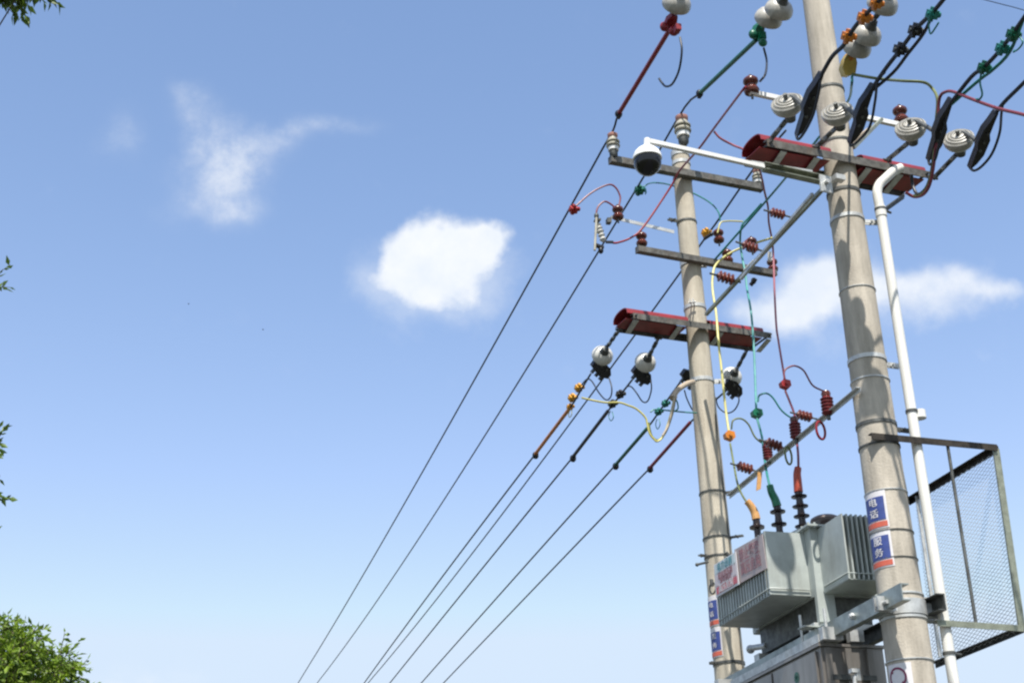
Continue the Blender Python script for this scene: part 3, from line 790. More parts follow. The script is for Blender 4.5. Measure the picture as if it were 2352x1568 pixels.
nclamp('green',2326,79,NX[2],'dark green wire clamp near the right edge on the third thick wire',1.0)
cable('tag_loop','teal',K([(2133,48),(2134,66),(2138,78),(2150,62),(2156,52)],NX[1]),.005,'thin blue wire loop under the teal clamp near the top edge')
cable('tag_loop','teal',K([(2343,85),(2349,98),(2340,112),(2328,120),(2331,116)],NX[2]),.005,'thin teal wire loop under the clamps near the right edge')
cable('tag_wire','teal',K([(2254,166),(2251,190),(2256,216),(2250,228),(2242,228)],NX[2]),.006,'teal wire tail hanging from the lowest green clamp')

# strain string with yellow sleeve at the pole's right
x5 = NX[1]-.05
disc2.put(PX(1999,64,x5), back, 'upper white bell insulator right of the thick pole top', GD, scale=.92)
disc2.put(PX(1976,92,x5), back, 'lower white bell insulator right of the thick pole top', GD, scale=.92)
disc2.put(PX(2036,-8,x5), back, 'white bell insulator cut by the top edge, right of the thick pole', GD, scale=.95)
link(PX(1968,112,x5), PX(1950,136,x5), 'dark link between the white bells and the yellow clamp')
link(PX(2028,16,x5), PX(2003,52,x5), 'grey link between the bells right of the thick pole top')
rr_ = thing('dead_end_clamp', PX(1946,150,x5), 'yellow dead-end clamp hanging beside the thick pole', 'clamp')
pp, qq = PX(1952,124,x5), PX(1944,176,x5)
sd = Vector((1,0,0))
MB().prism([pp-sd*.02, pp+sd*.022, pp.lerp(qq,.4)+sd*.045, pp.lerp(qq,.85)+sd*.045, qq+sd*.012, qq-sd*.02, pp.lerp(qq,.7)-sd*.045, pp.lerp(qq,.3)-sd*.04], (0,.05,.02)).build('body', mat('ochre_clamp',(.50,.36,.08),.4,var=.2), rr_)
MB().ball(PX(1951,133,x5),.03,.03,.03).build('bolt_cap','orange',rr_)
cable('jumper_cable','teal',[PX(1957,176,x5), PX(1956,196,x5), PN(1948,232,.1), PN(1905,290,.2), PN(1880,317,.25), PN(1868,332,.3), PY(1800,414,8.4), PY(1754,468,8.9), PY(1700,530,9.2), PY(1642,596,9.5)],.0085,'dark teal jumper cable running down behind the thick pole')

# yellow-green service cable and red cable at right
XR = NX[2]
cable('service_cable','olive',[PX(1958,171,x5),PX(2017,181,x5+.1),PX(2071,186,XR-.25),PX(2120,189,XR-.1),PX(2140,202,XR),PX(2153,228,XR),PX(2150,280,XR),PX(2147,330,XR),PX(2142,382,XR),PX(2132,424,XR),PX(2117,446,XR),PX(2098,450,XR)],.0095,'yellow-green cable from the yellow clamp curving past the double crossarm')
cable('service_cable','redcable',[PX(2420,285,XR),PX(2352,264,XR),PX(2291,249,XR),PX(2230,227,XR),PX(2193,212,XR),PX(2173,211,XR),PX(2158,226,XR),PX(2154,280,XR),PX(2150,330,XR),PX(2144,384,XR),PX(2135,425,XR),PX(2120,447,XR),PX(2100,452,XR),PX(2080,442,XR-.05)],.010,'red cable crossing from the right edge and dropping past the double crossarm')
cable('service_cable','wire',[PX(2149,290,XR),PX(2145,340,XR),PX(2140,390,XR),PX(2128,430,XR),PX(2108,446,XR),PX(2096,424,XR),PX(2094,400,XR-.02)],.010,'black cable looping up towards the conduit mouth')

# ------------------------------------------------------------------ jumper cables of the poles
cable('jumper_cable','wire',K([(1562,86),(1566,116),(1560,160),(1545,192),(1530,199),(1520,190),(1514,181)],HX1),.0085,'black jumper tail hanging from the dark red clip')
cable('jumper_cable','wire',[PX(1754,110,HX2),PX(1761,140,HX2),PN(1758,170,.2),PN(1746,187,.28)],.0085,'black jumper cable between the green clip and the dark red insulator')
cable('jumper_cable','red',[PN(1712,200,.3),PN(1703,211,.3),PY(1639,296,8.2),PY(1605,342,8.6),PY(1561,392,9.2),PY(1540,430,9.35),PY(1478,521,9.4),PY(1449,546,9.4),PY(1420,557,9.4),PY(1408,558,9.4)],.0085,'dark red jumper cable from the white crossarm down to the drop-out fuse')
cable('jumper_cable','pinkcable',[PY(1640,302,8.2),PY(1655,318,8.2),PY(1685,334,8.2),PY(1712,346,8.1),PY(1738,372,8.3),PY(1750,410,8.6),PY(1756,440,8.8),PY(1764,475,9.0),PY(1766,512,9.2),PY(1774,556,9.4),PY(1777,600,9.45),PY(1779,668,9.3),PY(1783,746,9.1),PY(1788,783,9.0),PY(1800,856,8.8),PY(1803,876,8.8)],.0085,'faded red cable dropping from behind the camera boom to the red clamp')
cable('jumper_cable','redcable',K([(1323,473),(1332,465),(1350,449),(1373,434),(1400,424),(1415,432),(1424,450),(1424,462),(1420,478)],None,9.38),.0075,'red jumper loop from the bright red clamp to a brown spool insulator')
cable('jumper_cable','redcable',K([(1369,494),(1371,482),(1376,472),(1388,463),(1400,467),(1412,476)],None,9.4),.0075,'short red loop above the fuse')
cable('jumper_cable','teal',[PX(1478,430,HX2),PX(1490,422,HX2),PY(1508,420,9.35),PY(1539,425,9.75),PY(1590,443,9.8),PY(1630,465,9.7),PY(1650,487,9.6),PY(1654,507,9.6)],.0065,'thin teal jumper passing behind the thinner pole')
cable('jumper_cable','teal',K([(1478,428),(1484,440),(1482,446)],HX2),.006,'short green tail on the clamp under the dome camera')
cable('jumper_cable','yellow',K([(1648,535),(1655,512),(1670,508),(1690,508),(1706,509)],None,9.55),.0065,'short yellow-green jumper right of the thinner pole')
cable('jumper_cable','tealpale',[PY(1749,468,9.0),PY(1720,500,9.15),PY(1704,519,9.2),PY(1700,556,9.3),PY(1705,592,9.3),PY(1712,629,9.25),PY(1716,664,9.2),PY(1724,709,9.0),PY(1729,758,8.95),PY(1732,807,8.9),PY(1734,856,8.85),PY(1737,941,8.7)],.0085,'pale teal cable hanging down to the green clamp')
cable('jumper_cable','yellow',[PY(1774,546,9.3),PY(1727,561,9.35),PY(1679,580,9.4),PY(1645,607,9.38),PY(1637,636,9.35),PY(1637,668,9.3),PY(1645,721,9.2),PY(1650,783,9.1),PY(1658,856,9.05),PY(1667,941,9.0),PY(1674,990,8.95)],.0095,'pale yellow cable arching over the middle crossarm and hanging to the orange clamp')
# drops to the bushings
def drop_block(p, m, lab, sc=1.0):
    r = thing('cable_clamp', p, lab, 'clamp')
    MB().prism([p+Vector((-.032,0,-.018))*sc, p+Vector((.014,0,-.034))*sc, p+Vector((.036,0,-.012))*sc, p+Vector((.032,0,.026))*sc, p+Vector((-.012,0,.034))*sc, p+Vector((-.036,0,.012))*sc], (0,.045*sc,0)).build('body', m, r)
    MB().cyl(p-Vector((0,.036,0))*sc, p+Vector((0,.036,0))*sc, .012*sc, n=8).build('bolt', m, r)
    return r
BY = {'orange': 8.52, 'green': 8.24, 'red': 7.96}
drop_block(PY(1803,883,8.8), 'redbright', 'red clamp block where the red cable forks', 1.1)
drop_block(PY(1738,950,8.7), 'boox', 'green clamp block where the teal cable forks', 1.1)
drop_block(PY(1675,1001,8.95), 'orange', 'orange clamp block where the yellow cable forks', 1.1)
cable('bushing_lead','redcable',[PY(1804,898,8.78),PY(1815,925,8.7),PY(1825,954,8.5),PY(1829,1000,8.2),PY(1833,1040,8.05),PY(1834,1072,7.96)],.0085,'red lead from the red clamp down to the nearest bushing')
cable('bushing_lead','teal',[PY(1739,961,8.68),PY(1750,1003,8.6),PY(1756,1052,8.45),PY(1762,1090,8.3),PY(1768,1116,8.24)],.0085,'teal lead from the green clamp down to the middle bushing')
cable('bushing_lead','olive',[PY(1677,1018,8.93),PY(1686,1069,8.8),PY(1694,1110,8.6),PY(1704,1135,8.55),PY(1716,1154,8.52)],.0075,'olive lead from the orange clamp down to the farthest bushing')
cable('arrester_lead','redcable',K([(1801,870),(1802,852),(1810,844),(1826,840),(1846,851),(1865,883),(1885,895),(1900,900)],None,8.4),.0065,'red arched lead to the right-hand arrester')
cable('arrester_lead','teal',K([(1741,922),(1744,908),(1760,903),(1775,913),(1795,942),(1817,959),(1829,962)],None,8.5),.0065,'teal arched lead to the middle arrester')
cable('arrester_lead','olive',K([(1680,985),(1684,965),(1702,961),(1719,974),(1734,1003),(1753,1018),(1765,1018)],None,8.6),.0065,'olive arched lead to the arrester beside the teal cable')
# loops and tag hanging on the bar
def hang_loop(u, v, m, lab, rx, rz, th):
    c = PX(u,v,XB-.03); pts = [c+Vector((rx*math.cos(t), rx*.3*math.cos(t), rz*math.sin(t))) for t in [2*math.pi*k/16+R(90) for k in range(17)]]
    return tag(MB().tube(pts, th, 8, sub=2).build('cable_loop', m), lab, 'cable')
hang_loop(1885,988,'red','red cable loop hanging from the arrester bar',.034,.058,.008)
hang_loop(1811,1046,'olive','olive green cable loop hanging from the arrester bar',.026,.06,.007)
tg = PX(1741,1103,XB-.03)
tag(MB().prism([tg+Vector((-.02,0,-.075)),tg+Vector((.012,0,-.06)),tg+Vector((.034,0,.055)),tg+Vector((.005,0,.062))],(0,.012,0)).build('hanging_tag','peach'),'tan tag hanging from the left end of the arrester bar','tag')

# LV loops by the clamps
x = LVX[0]; cable('jumper_cable','wire',K([(1399,868),(1405,890),(1403,910),(1392,918),(1376,902),(1360,876),(1350,870),(1342,876),(1336,884)],x),.006,'black loop between the leftmost wedge clamp and the amber clamps')
x = LVX[1]; cable('jumper_cable','wire',K([(1495,872),(1496,895),(1488,920),(1476,922),(1462,902),(1450,888),(1440,888),(1432,896)],x),.006,'black loop between the second wedge clamp and its dark clamp')
x = LVX[3]; cable('jumper_cable','wire',K([(1695,905),(1697,922),(1686,942),(1668,948),(1650,934),(1644,912)],x),.006,'black loop under the rightmost wedge clamp')
x = LVX[2]; cable('jumper_cable','wire',K([(1572,896),(1578,916),(1590,940),(1600,945)],x),.006,'black jumper partly behind the thinner pole')
cable('tag_loop','yellow',K([(1310,940),(1306,950),(1308,958),(1313,952),(1313,940)],LVX[0]),.0035,'thin amber wire loop under the amber clamps')
cable('tag_loop','teal',K([(1402,944),(1398,955),(1403,966),(1409,958),(1406,945)],LVX[1]),.004,'thin blue wire loop under the dark clamps')
cable('tag_loop','teal',K([(1509,962),(1506,974),(1510,985),(1516,975),(1514,962)],LVX[2]),.004,'thin teal wire loop inside the big jumper loop')
ydep = 9.25
cable('jumper_cable','yellow',K([(1336,913),(1352,917),(1390,924),(1421,924),(1441,930),(1462,939),(1482,958),(1487,975),(1492,995),(1502,1008),(1510,1013),(1524,1000),(1538,960),(1545,930),(1549,912)],None,ydep),.0075,'yellow-green jumper curving from the amber clamps into the tan conduit')
cable('jumper_cable','olive',K([(1490,970),(1497,1000),(1512,1010),(1528,994),(1540,965),(1548,935),(1551,912)],None,ydep+.02),.0075,'olive jumper looping into the tan conduit mouth')
cable('jumper_cable','tan',K([(1522,1000),(1534,978),(1542,950),(1547,928),(1549,912)],None,ydep-.02),.008,'tan cable tail rising into the conduit mouth')
cable('jumper_cable','teal',K([(1494,946),(1505,940),(1540,943),(1570,946),(1600,948)],None,9.4),.006,'thin green jumper passing behind the thinner pole')
cable('jumper_cable','teal',K([(1551,915),(1556,925),(1557,938),(1548,944),(1534,942)],None,9.3),.006,'small green loop by the tan conduit mouth')
cd0 = [PY(1546,912,9.25),PY(1556,896,9.28),PY(1576,882,9.34),PY(1592,877,9.42)]
tag(MB().tube(cd0,.021,12).lathe(PY(1545,915,9.25),cd0[1]-cd0[0],[(0,.027),(.03,.027)],14).build('conduit_elbow','tan'),'short tan conduit elbow clamped to the thinner pole','conduit')

# fuse cut-out on its bracket
fb0, fb1 = PY(1402,501,9.42), PY(1546,535,9.5)
tag(MB().angle(fb0, fb1, .04, .03, .005, face=1).build('fuse_bracket','galv'),'pale thin bracket holding the fuse left of the thinner pole','bracket')
fr = thing('cutout_fuse', PY(1380,540,9.42), 'white and black drop-out fuse left of the thinner pole', 'fuse')
fA, fB = PY(1372,512,9.42), PY(1390,566,9.42)
MB().lathe(fA, fB-fA, [(0,.012),(.02,.026),(.035,.018),(.05,.03),(.065,.018),(.08,.032),(.1,.018),(.115,.030),(.13,.018),(.15,.028),(.17,.014)], 18).build('porcelain_body', 'porcelain', fr)
fC, fD = PY(1370,500,9.36), PY(1366,575,9.34)
MB().cyl(fC, fD, .010, n=10).build('fuse_tube', 'greyporc', fr)
MB().ball(PY(1370,496,9.38),.02,.02,.028).quadbox(PY(1372,506,9.4),(.05,0,.01),(0,.04,0),(0,0,.016)).build('top_contact','galv_dark',fr)
MB().ball(PY(1380,575,9.38),.022,.022,.03).quadbox(PY(1376,566,9.38),(.07,0,-.02),(0,.04,0),(0,0,.018)).build('bottom_hinge','black',fr)
MB().quadbox(PY(1400,556,9.4),(.06,0,.006),(0,.02,0),(0,0,.016)).build('lead_lug','black',fr)
tag(MB().quadbox(PY(1398,508,9.42),(.035,0,0),(0,.05,0),(0,0,.04)).build('fuse_clip','galv_dark'),'dark clip joining the fuse to its pale bracket','bracket')
# small hardware right of the thinner pole
tag(MB().cyl(PY(1617,549,9.45),PY(1634,538,9.4),.014,n=10).ball(PY(1634,538,9.4),.018).build('fitting','black'),'small black fitting between the thinner pole and a brown spool','fitting')
tag(MB().cyl(PY(1724,655,9.3),PY(1736,640,9.25),.017,n=10).ball(PY(1731,645,9.3),.022,.02,.028).build('fitting','black'),'small black fitting hanging below the right half of the middle crossarm','fitting')
tag(MB().tube([PY(1733,600,9.0),PY(1722,612,9.05),PY(1712,622,9.1)],.02,10).build('brace_sleeve','galv'),'pale wrapped joint on the greenish brace bar','fitting')
tag(MB().cyl(PY(1768,580,9.4),PY(1768,600,9.4),.018,n=12).build('white_collar','porcelain'),'small white collar above the brown spool at the end of the middle crossarm','fitting')

# ------------------------------------------------------------------ white conduit up the near pole
CY = 7.02
cp = [PY(2070,386,CY-.0), PY(2052,394,CY), PY(2034,410,CY), PY(2020,424,CY), PY(2015,440,CY), PY(2017,458,CY), PY(2022,482,CY)]
cl = [PY(2022,482,CY), PY(2065,762,CY), PY(2110,1050,CY), PY(2150,1305,CY), PY(2191,1568,CY)]
cr = thing('conduit', Vector((cl[-1].x, CY, .12)), 'long white plastic conduit with a bent open top beside the thick pole', 'conduit')
low = Vector((cl[-1].x-.01, CY, .12))
MB().tube(cp, .031, 16, sub=5).build('bend', 'pvc', cr)
MB().tube(cl+[low], .0315, 16, sm=False).build('pipe', 'pvc', cr)
MB().lathe(PY(2021,476,CY), PY(2025,500,CY)-PY(2021,476,CY), [(0,.036),(.07,.036)], 18).build('coupling', 'pvc', cr)
MB().lathe(PY(2112,950,CY)-ZZ*.03, ZZ, [(0,.037),(.05,.037)], 18).build('coupling', 'pvc', cr)
for v in (482,945,1500):
    z = [p for p in [PY(2022+(v-482)*.1556,v,CY)]][0]
    MB().ring(z, ZZ, .033, .016, .004).cyl(z+Vector((.03,0,0)), z+Vector((.085,.02,.0)), .008, n=8).build('saddle', 'galv_dark', cr)
mb = MB(); z = PY(2054,468,CY); mb.angle(PY(2030,484,CY), PY(2078,450,CY+.1), .03,.03,.005).build('stay','galv_dark',cr)

# ------------------------------------------------------------------ wire cage on the near pole's right
XC = 4.87; CYn = 6.99; CYf = 8.03
zt, zb = 4.55, 3.475
cage = thing('wire_cage', Vector((XC,CYn,zb)), 'rusty steel frame cage with wire mesh bolted to the thick pole', 'cage')
TR, BR = PY(2287,1030,CYn), PY(2347,1444,CYn)
XT, XB2 = TR.x, BR.x; zt, zb = TR.z, BR.z
TL = PY(1998,1003,CYn-.0); 
MB().angle(TL, TR, .04, .04, .005, face=1).build('top_front_rail','rusty',cage)
TFp = PX(2083,1153,XT); BFp = PX(2144,1527,XB2)
MB().angle(TR, TFp, .04, .04, .005, face=1).build('top_side_rail','rusty',cage)
MB().bar(TR, BR, .04, .012, up=(0,1,0)).bar(TR+Vector((.017,.017,0)), BR+Vector((.017,.017,0)), .012, .04, up=(0,1,0)).build('corner_post','galv_green',cage)
MB().angle(PY(2150,1431,CYn), BR, .035, .035, .005, face=1).build('bottom_front_rail','galv_green',cage)
MB().angle(BR, BFp, .035, .035, .005, face=1).build('bottom_side_rail','galv_dark',cage)
MB().cyl(PY(2176,1020,CYn), PY(2242,1432,CYn), .010, n=8).build('front_rod','galv_dark',cage)
MB().bar(PX(2106,1139,XT-.0), PX(2160,1508,XB2), .022, .010, up=(0,1,0)).build('rear_post','galv',cage)
MB().bar(TFp, TFp+Vector((-.28,-.45,0)), .03,.03).build('rear_rail','galv_dark',cage)
# expanded-metal mesh: a lattice of strands in the side face
def lattice(o, ux, uy, Lx, Ly, px, py, wd, th):
    mb = MB(); nrm = ux.cross(uy).normalized()
    nx, ny = int(Lx/px), int(Ly/py)
    px, py = Lx/nx, Ly/ny
    for j in range(ny):
        for i in range(nx):
            for k in (0, 1):
                a = o+ux*(px*(i+(0 if k == 0 else .5)))+uy*(py*(j+(.5 if k == 0 else 1)))
                b = o+ux*(px*(i+(.5 if k == 0 else 1)))+uy*(py*(j+(1 if k == 0 else .5)))
                a2 = o+ux*(px*(i+(0 if k == 0 else .5)))+uy*(py*(j+(.5 if k == 0 else 0)))
                b2 = o+ux*(px*(i+(.5 if k == 0 else 1)))+uy*(py*(j+(0 if k == 0 else .5)))
                for (s_, e_) in ((a, b), (a2, b2)):
                    d = (e_-s_).normalized(); q = nrm.cross(d)*wd/2; t = nrm*th/2; n = len(mb.v)
                    mb.v += [s_-q-t, s_+q-t, e_+q-t, e_-q-t, s_-q+t, s_+q+t, e_+q+t, e_-q+t]
                    mb.f += [(n,n+3,n+2,n+1),(n+4,n+5,n+6,n+7),(n,n+1,n+5,n+4),(n+2,n+3,n+7,n+6)]
    return mb
o_ = BR; uy_ = (TR-BR); ux_ = (BFp-BR)
lattice(o_+Vector((.005,0,0)), ux_.normalized(), uy_.normalized(), ux_.length, uy_.length*.985, .060, .024, .0022, .002).build('side_mesh', 'white', cage, smooth=False)

# ------------------------------------------------------------------ transformer platform
bz1, bz0 = 3.63, 3.535
XL = 3.98
r = thing('platform_beam', Vector((XL,6.77,bz0)), 'galvanised channel beam passing the left side of the thick pole under the transformer', 'beam')
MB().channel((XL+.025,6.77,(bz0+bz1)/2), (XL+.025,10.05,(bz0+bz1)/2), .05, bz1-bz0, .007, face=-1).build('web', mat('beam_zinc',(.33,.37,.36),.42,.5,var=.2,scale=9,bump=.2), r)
XRb = 4.34
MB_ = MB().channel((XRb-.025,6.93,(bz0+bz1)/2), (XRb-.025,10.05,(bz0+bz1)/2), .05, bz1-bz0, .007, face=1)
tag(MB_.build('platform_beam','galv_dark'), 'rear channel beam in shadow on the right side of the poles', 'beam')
# bolts through beams at the poles
mb = MB()
for (y, z) in ((7.33,3.585),):
    mb.cyl((XL-.03,y,z),(XRb+.03,y,z),.011,n=10); mb.cyl((XL-.022,y,z),(XL-.002,y,z),.02,n=6)
tag(mb.build('platform_bolt','galv'),'bolt through the beam left of the thick pole','bolt')
mb = MB()
pz = zn(1402)
for k in (-1,1): mb.quadbox((nat(pz).x-.17, YN-.12+k*.018, pz),(.12,0,0),(0,.008,0),(0,0,.08))
mb.cyl((nat(pz).x-.19,YN-.18,pz),(nat(pz).x-.19,YN-.06,pz),.012,n=8); mb.cyl((nat(pz).x-.15,YN-.18,pz+.02),(nat(pz).x-.15,YN-.06,pz+.02),.012,n=8)
tag(mb.build('clamp_lug','galv'),'bolted clamp lug left of the thick pole beneath the beam end','bracket')

# ------------------------------------------------------------------ transformer
TX0, TX1, TY0, TY1 = 4.025, 4.42, 7.84, 8.80
FZ0, FZ1 = 3.86, 4.27
tr = thing('transformer', Vector(((TX0+TX1)/2, (TY0+TY1)/2, bz1)), 'grey-green finned transformer on the platform between the two poles', 'transformer')
MB().box(TX0, TX1, TY0, TY1, FZ0-.012, FZ1+.005).box(TX0-.002, TX0+.115, TY0-.004, TY0+.03, bz1+.05, FZ1+.003).build('tank', 'tank', tr)
def fins(axis, sgn, a0, a1, root_, out, pitch, th=.015):
    mb = MB(); n = max(2, round((a1-a0)/pitch))
    for k in range(n+1):
        c = a0+(a1-a0)*k/n
        lo, hi = sorted((root_, root_+sgn*out))
        if axis == 'x': mb.box(lo, hi, c-th/2, c+th/2, FZ0, FZ1-.006)
        else: mb.box(c-th/2, c+th/2, lo, hi, FZ0, FZ1-.006)
    # plates added across fin tops and bottoms to darken the gaps and underside
    lo, hi = sorted((root_+sgn*.002, root_+sgn*out*.93))
    if axis == 'x': mb.box(lo, hi, a0, a1, FZ1-.016, FZ1-.010)
    else: mb.box(a0, a1, lo, hi, FZ1-.016, FZ1-.010)
    if axis == 'x': mb.box(min(root_+sgn*.002,root_+sgn*(out-.004)), max(root_+sgn*.002,root_+sgn*(out-.004)), a0-.004, a1+.004, FZ0-.004, FZ0-.0005)
    else: mb.box(a0-.004, a1+.004, min(root_+sgn*.002,root_+sgn*(out-.004)), max(root_+sgn*.002,root_+sgn*(out-.004)), FZ0-.004, FZ0-.0005)
    return mb
fins('x', -1, 7.925, 8.74, TX0-.001, .275, .043, .017).build('radiator', 'tank', tr)
fins('x', 1, 7.925, 8.74, TX1+.001, .20, .045).build('radiator', 'tank', tr)
fins('y', -1, TX0+.052, TX1-.02, TY0-.005, .335, .032, .011).build('radiator', 'tank', tr)
fins('y', 1, TX0+.05, TX1-.02, TY1+.001, .12, .045).build('radiator', 'tank', tr)
mb = MB().box(TX0-.035, TX1+.035, TY0-.05, TY1+.03, FZ1+.006, FZ1+.018)
for y in [TY0-.03+k*.09 for k in range(11)]:
    for xx in (TX0-.02, TX1+.02): mb.cyl((xx,y,FZ1-.004),(xx,y,FZ1+.032),.008,n=6)
for xx in [TX0+.02+k*.09 for k in range(5)]: mb.cyl((xx,TY0-.035,FZ1-.004),(xx,TY0-.035,FZ1+.032),.008,n=6)
mb.build('cover', 'tank', tr)
fcp = PY(1896,1196,8.15)
MB().cyl((fcp.x,fcp.y,FZ1+.018),(fcp.x,fcp.y,fcp.z),.035,n=16).lathe(fcp-ZZ*.012, ZZ, [(0,.09),(.012,.10),(.026,.095),(.040,.07),(.046,.01)], 30).build('filler_cap', mat('brown_grey_cap',(.17,.13,.12),.4,var=.15), tr)
MB().box(TX0+.02, TX1-.02, TY0+.035, TY1-.04, bz1+.052, FZ0-.013).build('shade_dark_base', 'galv_dark', tr)  # block under the tank, coloured dark to stand for deep shade below the fins
MB().box(TX0-.03, TX1+.03, TY0+.02, TY0+.10, bz1+.001, bz1+.05).box(TX0-.03, TX1+.03, TY1-.10, TY1-.02, bz1+.001, bz1+.05).build('skid', 'galv', tr)
MB().box(TX0-.12, TX0-.001, TY0-.02, TY0+.07, bz1+.012, bz1+.02).box(TX0-.002,TX0+.10,TY0-.10,TY0+.02,bz1+.02,bz1+.03).build('foot_flange','tank',tr)
MB().tube([Vector((TX0-.276,8.742,FZ0+.035)),Vector((TX0-.278,7.91,FZ0+.035)),Vector((TX0-.27,7.905,FZ0+.035)),Vector((TX0-.01,7.905,FZ0+.035))],.0045,6,sm=False).build('fin_rod','tank',tr)
MB().tube([Vector((TX0+.044,TY0-.02,FZ0+.035)),Vector((TX0+.044,TY0-.338,FZ0+.035)),Vector((TX1-.02,TY0-.342,FZ0+.035))],.0045,6,sm=False).build('fin_rod','tank',tr)
# bushings with coloured boots
def bushing(u, v, Y, n, boot, bootpx, m, lab):
    top0 = PY(u, v, Y); base = Vector((top0.x, Y, FZ1+.018))
    up_ = PY(*bootpx[0], Y)
    h = up_.z-base.z
    prof = [(0,.032)]; st = h/n
    for k in range(n):
        b_ = k*st; prof += [(b_+st*.15,.022),(b_+st*.42,.024),(b_+st*.50,.050),(b_+st*.60,.052),(b_+st*.72,.026)]
    prof += [(h,.024)]
    bs = MB().lathe(base, up_-base, prof, 24).build('bushing', mat('dark_glaze',(.035,.022,.022),.2,var=.3) if 'dark_glaze' not in bpy.data.materials else bpy.data.materials['dark_glaze'], tr)
    pts = [PY(a, b, Y) for (a, b) in bootpx]
    MB().tube(pts, .030, 14, sub=4, r1=.023).build('boot', m, bs)
bushing(1843,1196,7.96,4,None,[(1834,1130),(1832,1105),(1831,1088),(1833,1074)],'boots','')
bushing(1791,1222,8.24,3,None,[(1785,1162),(1780,1146),(1772,1130),(1768,1114)],'boox','')
bushing(1740,1224,8.52,2,None,[(1737,1192),(1733,1176),(1724,1160),(1715,1150)],'peach','')
MB().tube([Vector((TX0+.02,TY0+.1,FZ1+.05)),Vector((TX0,TY0+.5,FZ1+.06)),Vector((TX0+.05,TY1-.05,FZ1+.05))],.006,6).build('tie_wire','galv',tr)
for (yy, zz) in ((TY1+.05,FZ1+.06),):
    MB().box(TX0-.2,TX0-.02,TY1-.03,TY1+.04,FZ1+.02,FZ1+.05).cyl((TX0-.1,TY1,FZ1+.05),(TX0-.16,TY1,FZ1+.12),.015,n=8).build('tap_handle','galv_dark',tr)

# ------------------------------------------------------------------ lettering
def text_mb(txt, size):
    cu = bpy.data.curves.new('t','FONT'); cu.body = txt; cu.size = size; cu.align_x = 'CENTER'; cu.align_y = 'CENTER'; cu.extrude = .0004; cu.resolution_u = 3
    cu.offset = size*.012
    ob = bpy.data.objects.new('t', cu); COL.objects.link(ob)
    dg = bpy.context.evaluated_depsgraph_get(); dg.update()
    me = bpy.data.meshes.new_from_object(ob.evaluated_get(dg))
    vs = [v.co.copy() for v in me.vertices]; fs = [tuple(p.vertices) for p in me.polygons]
    bpy.data.objects.remove(ob); bpy.data.meshes.remove(me)
    return vs, fs
def add_text(mb, txt, size, fn, stretch=(1,1)):
    vs, fs = text_mb(txt, size); n = len(mb.v)
    mb.v += [fn(v.x*stretch[0], v.y*stretch[1], v.z) for v in vs]; mb.f += [tuple(n+i for i in f) for f in fs]
# two warning signs hung on the left radiator, facing -X
SX = TX0-.275-.014
def sign_plane(o, ey, ez, off):        # o: top-left corner; right = towards camera (-Y)
    def fn(x, y, z): return o+ey*x+ez*y+Vector((-off-z,0,0))
    return fn
tlA, trA, blA, brA = [PX(*p, SX) for p in ((1687,1262),(1751,1226),(1697,1341),(1762,1304))]
tlB, trB, blB, brB = [PX(*p, SX-.01) for p in ((1640,1297),(1690,1266),(1645,1372),(1698,1341))]
def panel(mb, tl, tr_, bl, br, a, b, c, d, off, th=.0012):      # sub-rectangle, fractions a..b across and c..d down
    def q(s, t): return tl.lerp(tr_, s).lerp(bl.lerp(br, s), t)+Vector((-off,0,0))
    pts = [q(a,c), q(a,d), q(b,d), q(b,c)]
    mb.prism(pts, Vector((th,0,0))); return mb
def signtext(mb, tl, tr_, bl, br, txt, cx, cy, size, off, st=(1,1)):
    ex = (tr_-tl).normalized(); ez = (tl-bl).normalized()
    c = tl.lerp(tr_, cx).lerp(bl.lerp(br, cx), cy)
    add_text(mb, txt, size, lambda x, y, z: c+ex*x+ez*y+Vector((-off-z,0,0)), st)
sA = thing('warning_sign', blA, 'faded pinkish grey metal sign with two rows of red characters on the transformer fins', 'sign')
panel(MB(), tlA, trA, blA, brA, 0,1,0,1, 0, .004).build('plate','signgrey',sA)
W = (trA-tlA).length; Hh = (tlA-blA).length
mb = MB(); signtext(mb, tlA, trA, blA, brA, '禁止攀登', .5, .29, W*.18, .004, (1,1.15)); signtext(mb, tlA, trA, blA, brA, '高压危险', .5, .68, W*.18, .004, (1,1.15))
mb.build('lettering','letred',sA, smooth=False)
sB = thing('warning_sign', blB, 'white sign with teal heading and red bottom band on the transformer fins', 'sign')
panel(MB(), tlB, trB, blB, brB, 0,1,0,1, 0, .004).build('plate','signwhite',sB)
panel(MB(), tlB, trB, blB, brB, .05,.95,.04,.32, .004).build('heading_panel','signteal',sB)
panel(MB(), tlB, trB, blB, brB, .05,.95,.36,.68, .004).build('middle_panel','signpink',sB)
panel(MB(), tlB, trB, blB, brB, .06,.95,.72,.93, .004).build('bottom_band','signred',sB)
Wb = (trB-tlB).length
mb = MB(); signtext(mb, tlB, trB, blB, brB, '电力设施', .5, .18, Wb*.17, .007); mb.build('heading_lettering','lettteal',sB, smooth=False)
mb = MB(); signtext(mb, tlB, trB, blB, brB, '配电变压器', .5, .45, Wb*.13, .007); signtext(mb, tlB, trB, blB, brB, '请勿靠近', .5, .60, Wb*.13, .007); mb.build('middle_lettering','letred',sB, smooth=False)
mb = MB(); signtext(mb, tlB, trB, blB, brB, '高压危险', .5, .825, Wb*.17, .007); mb.build('band_lettering','signwhite',sB, smooth=False)
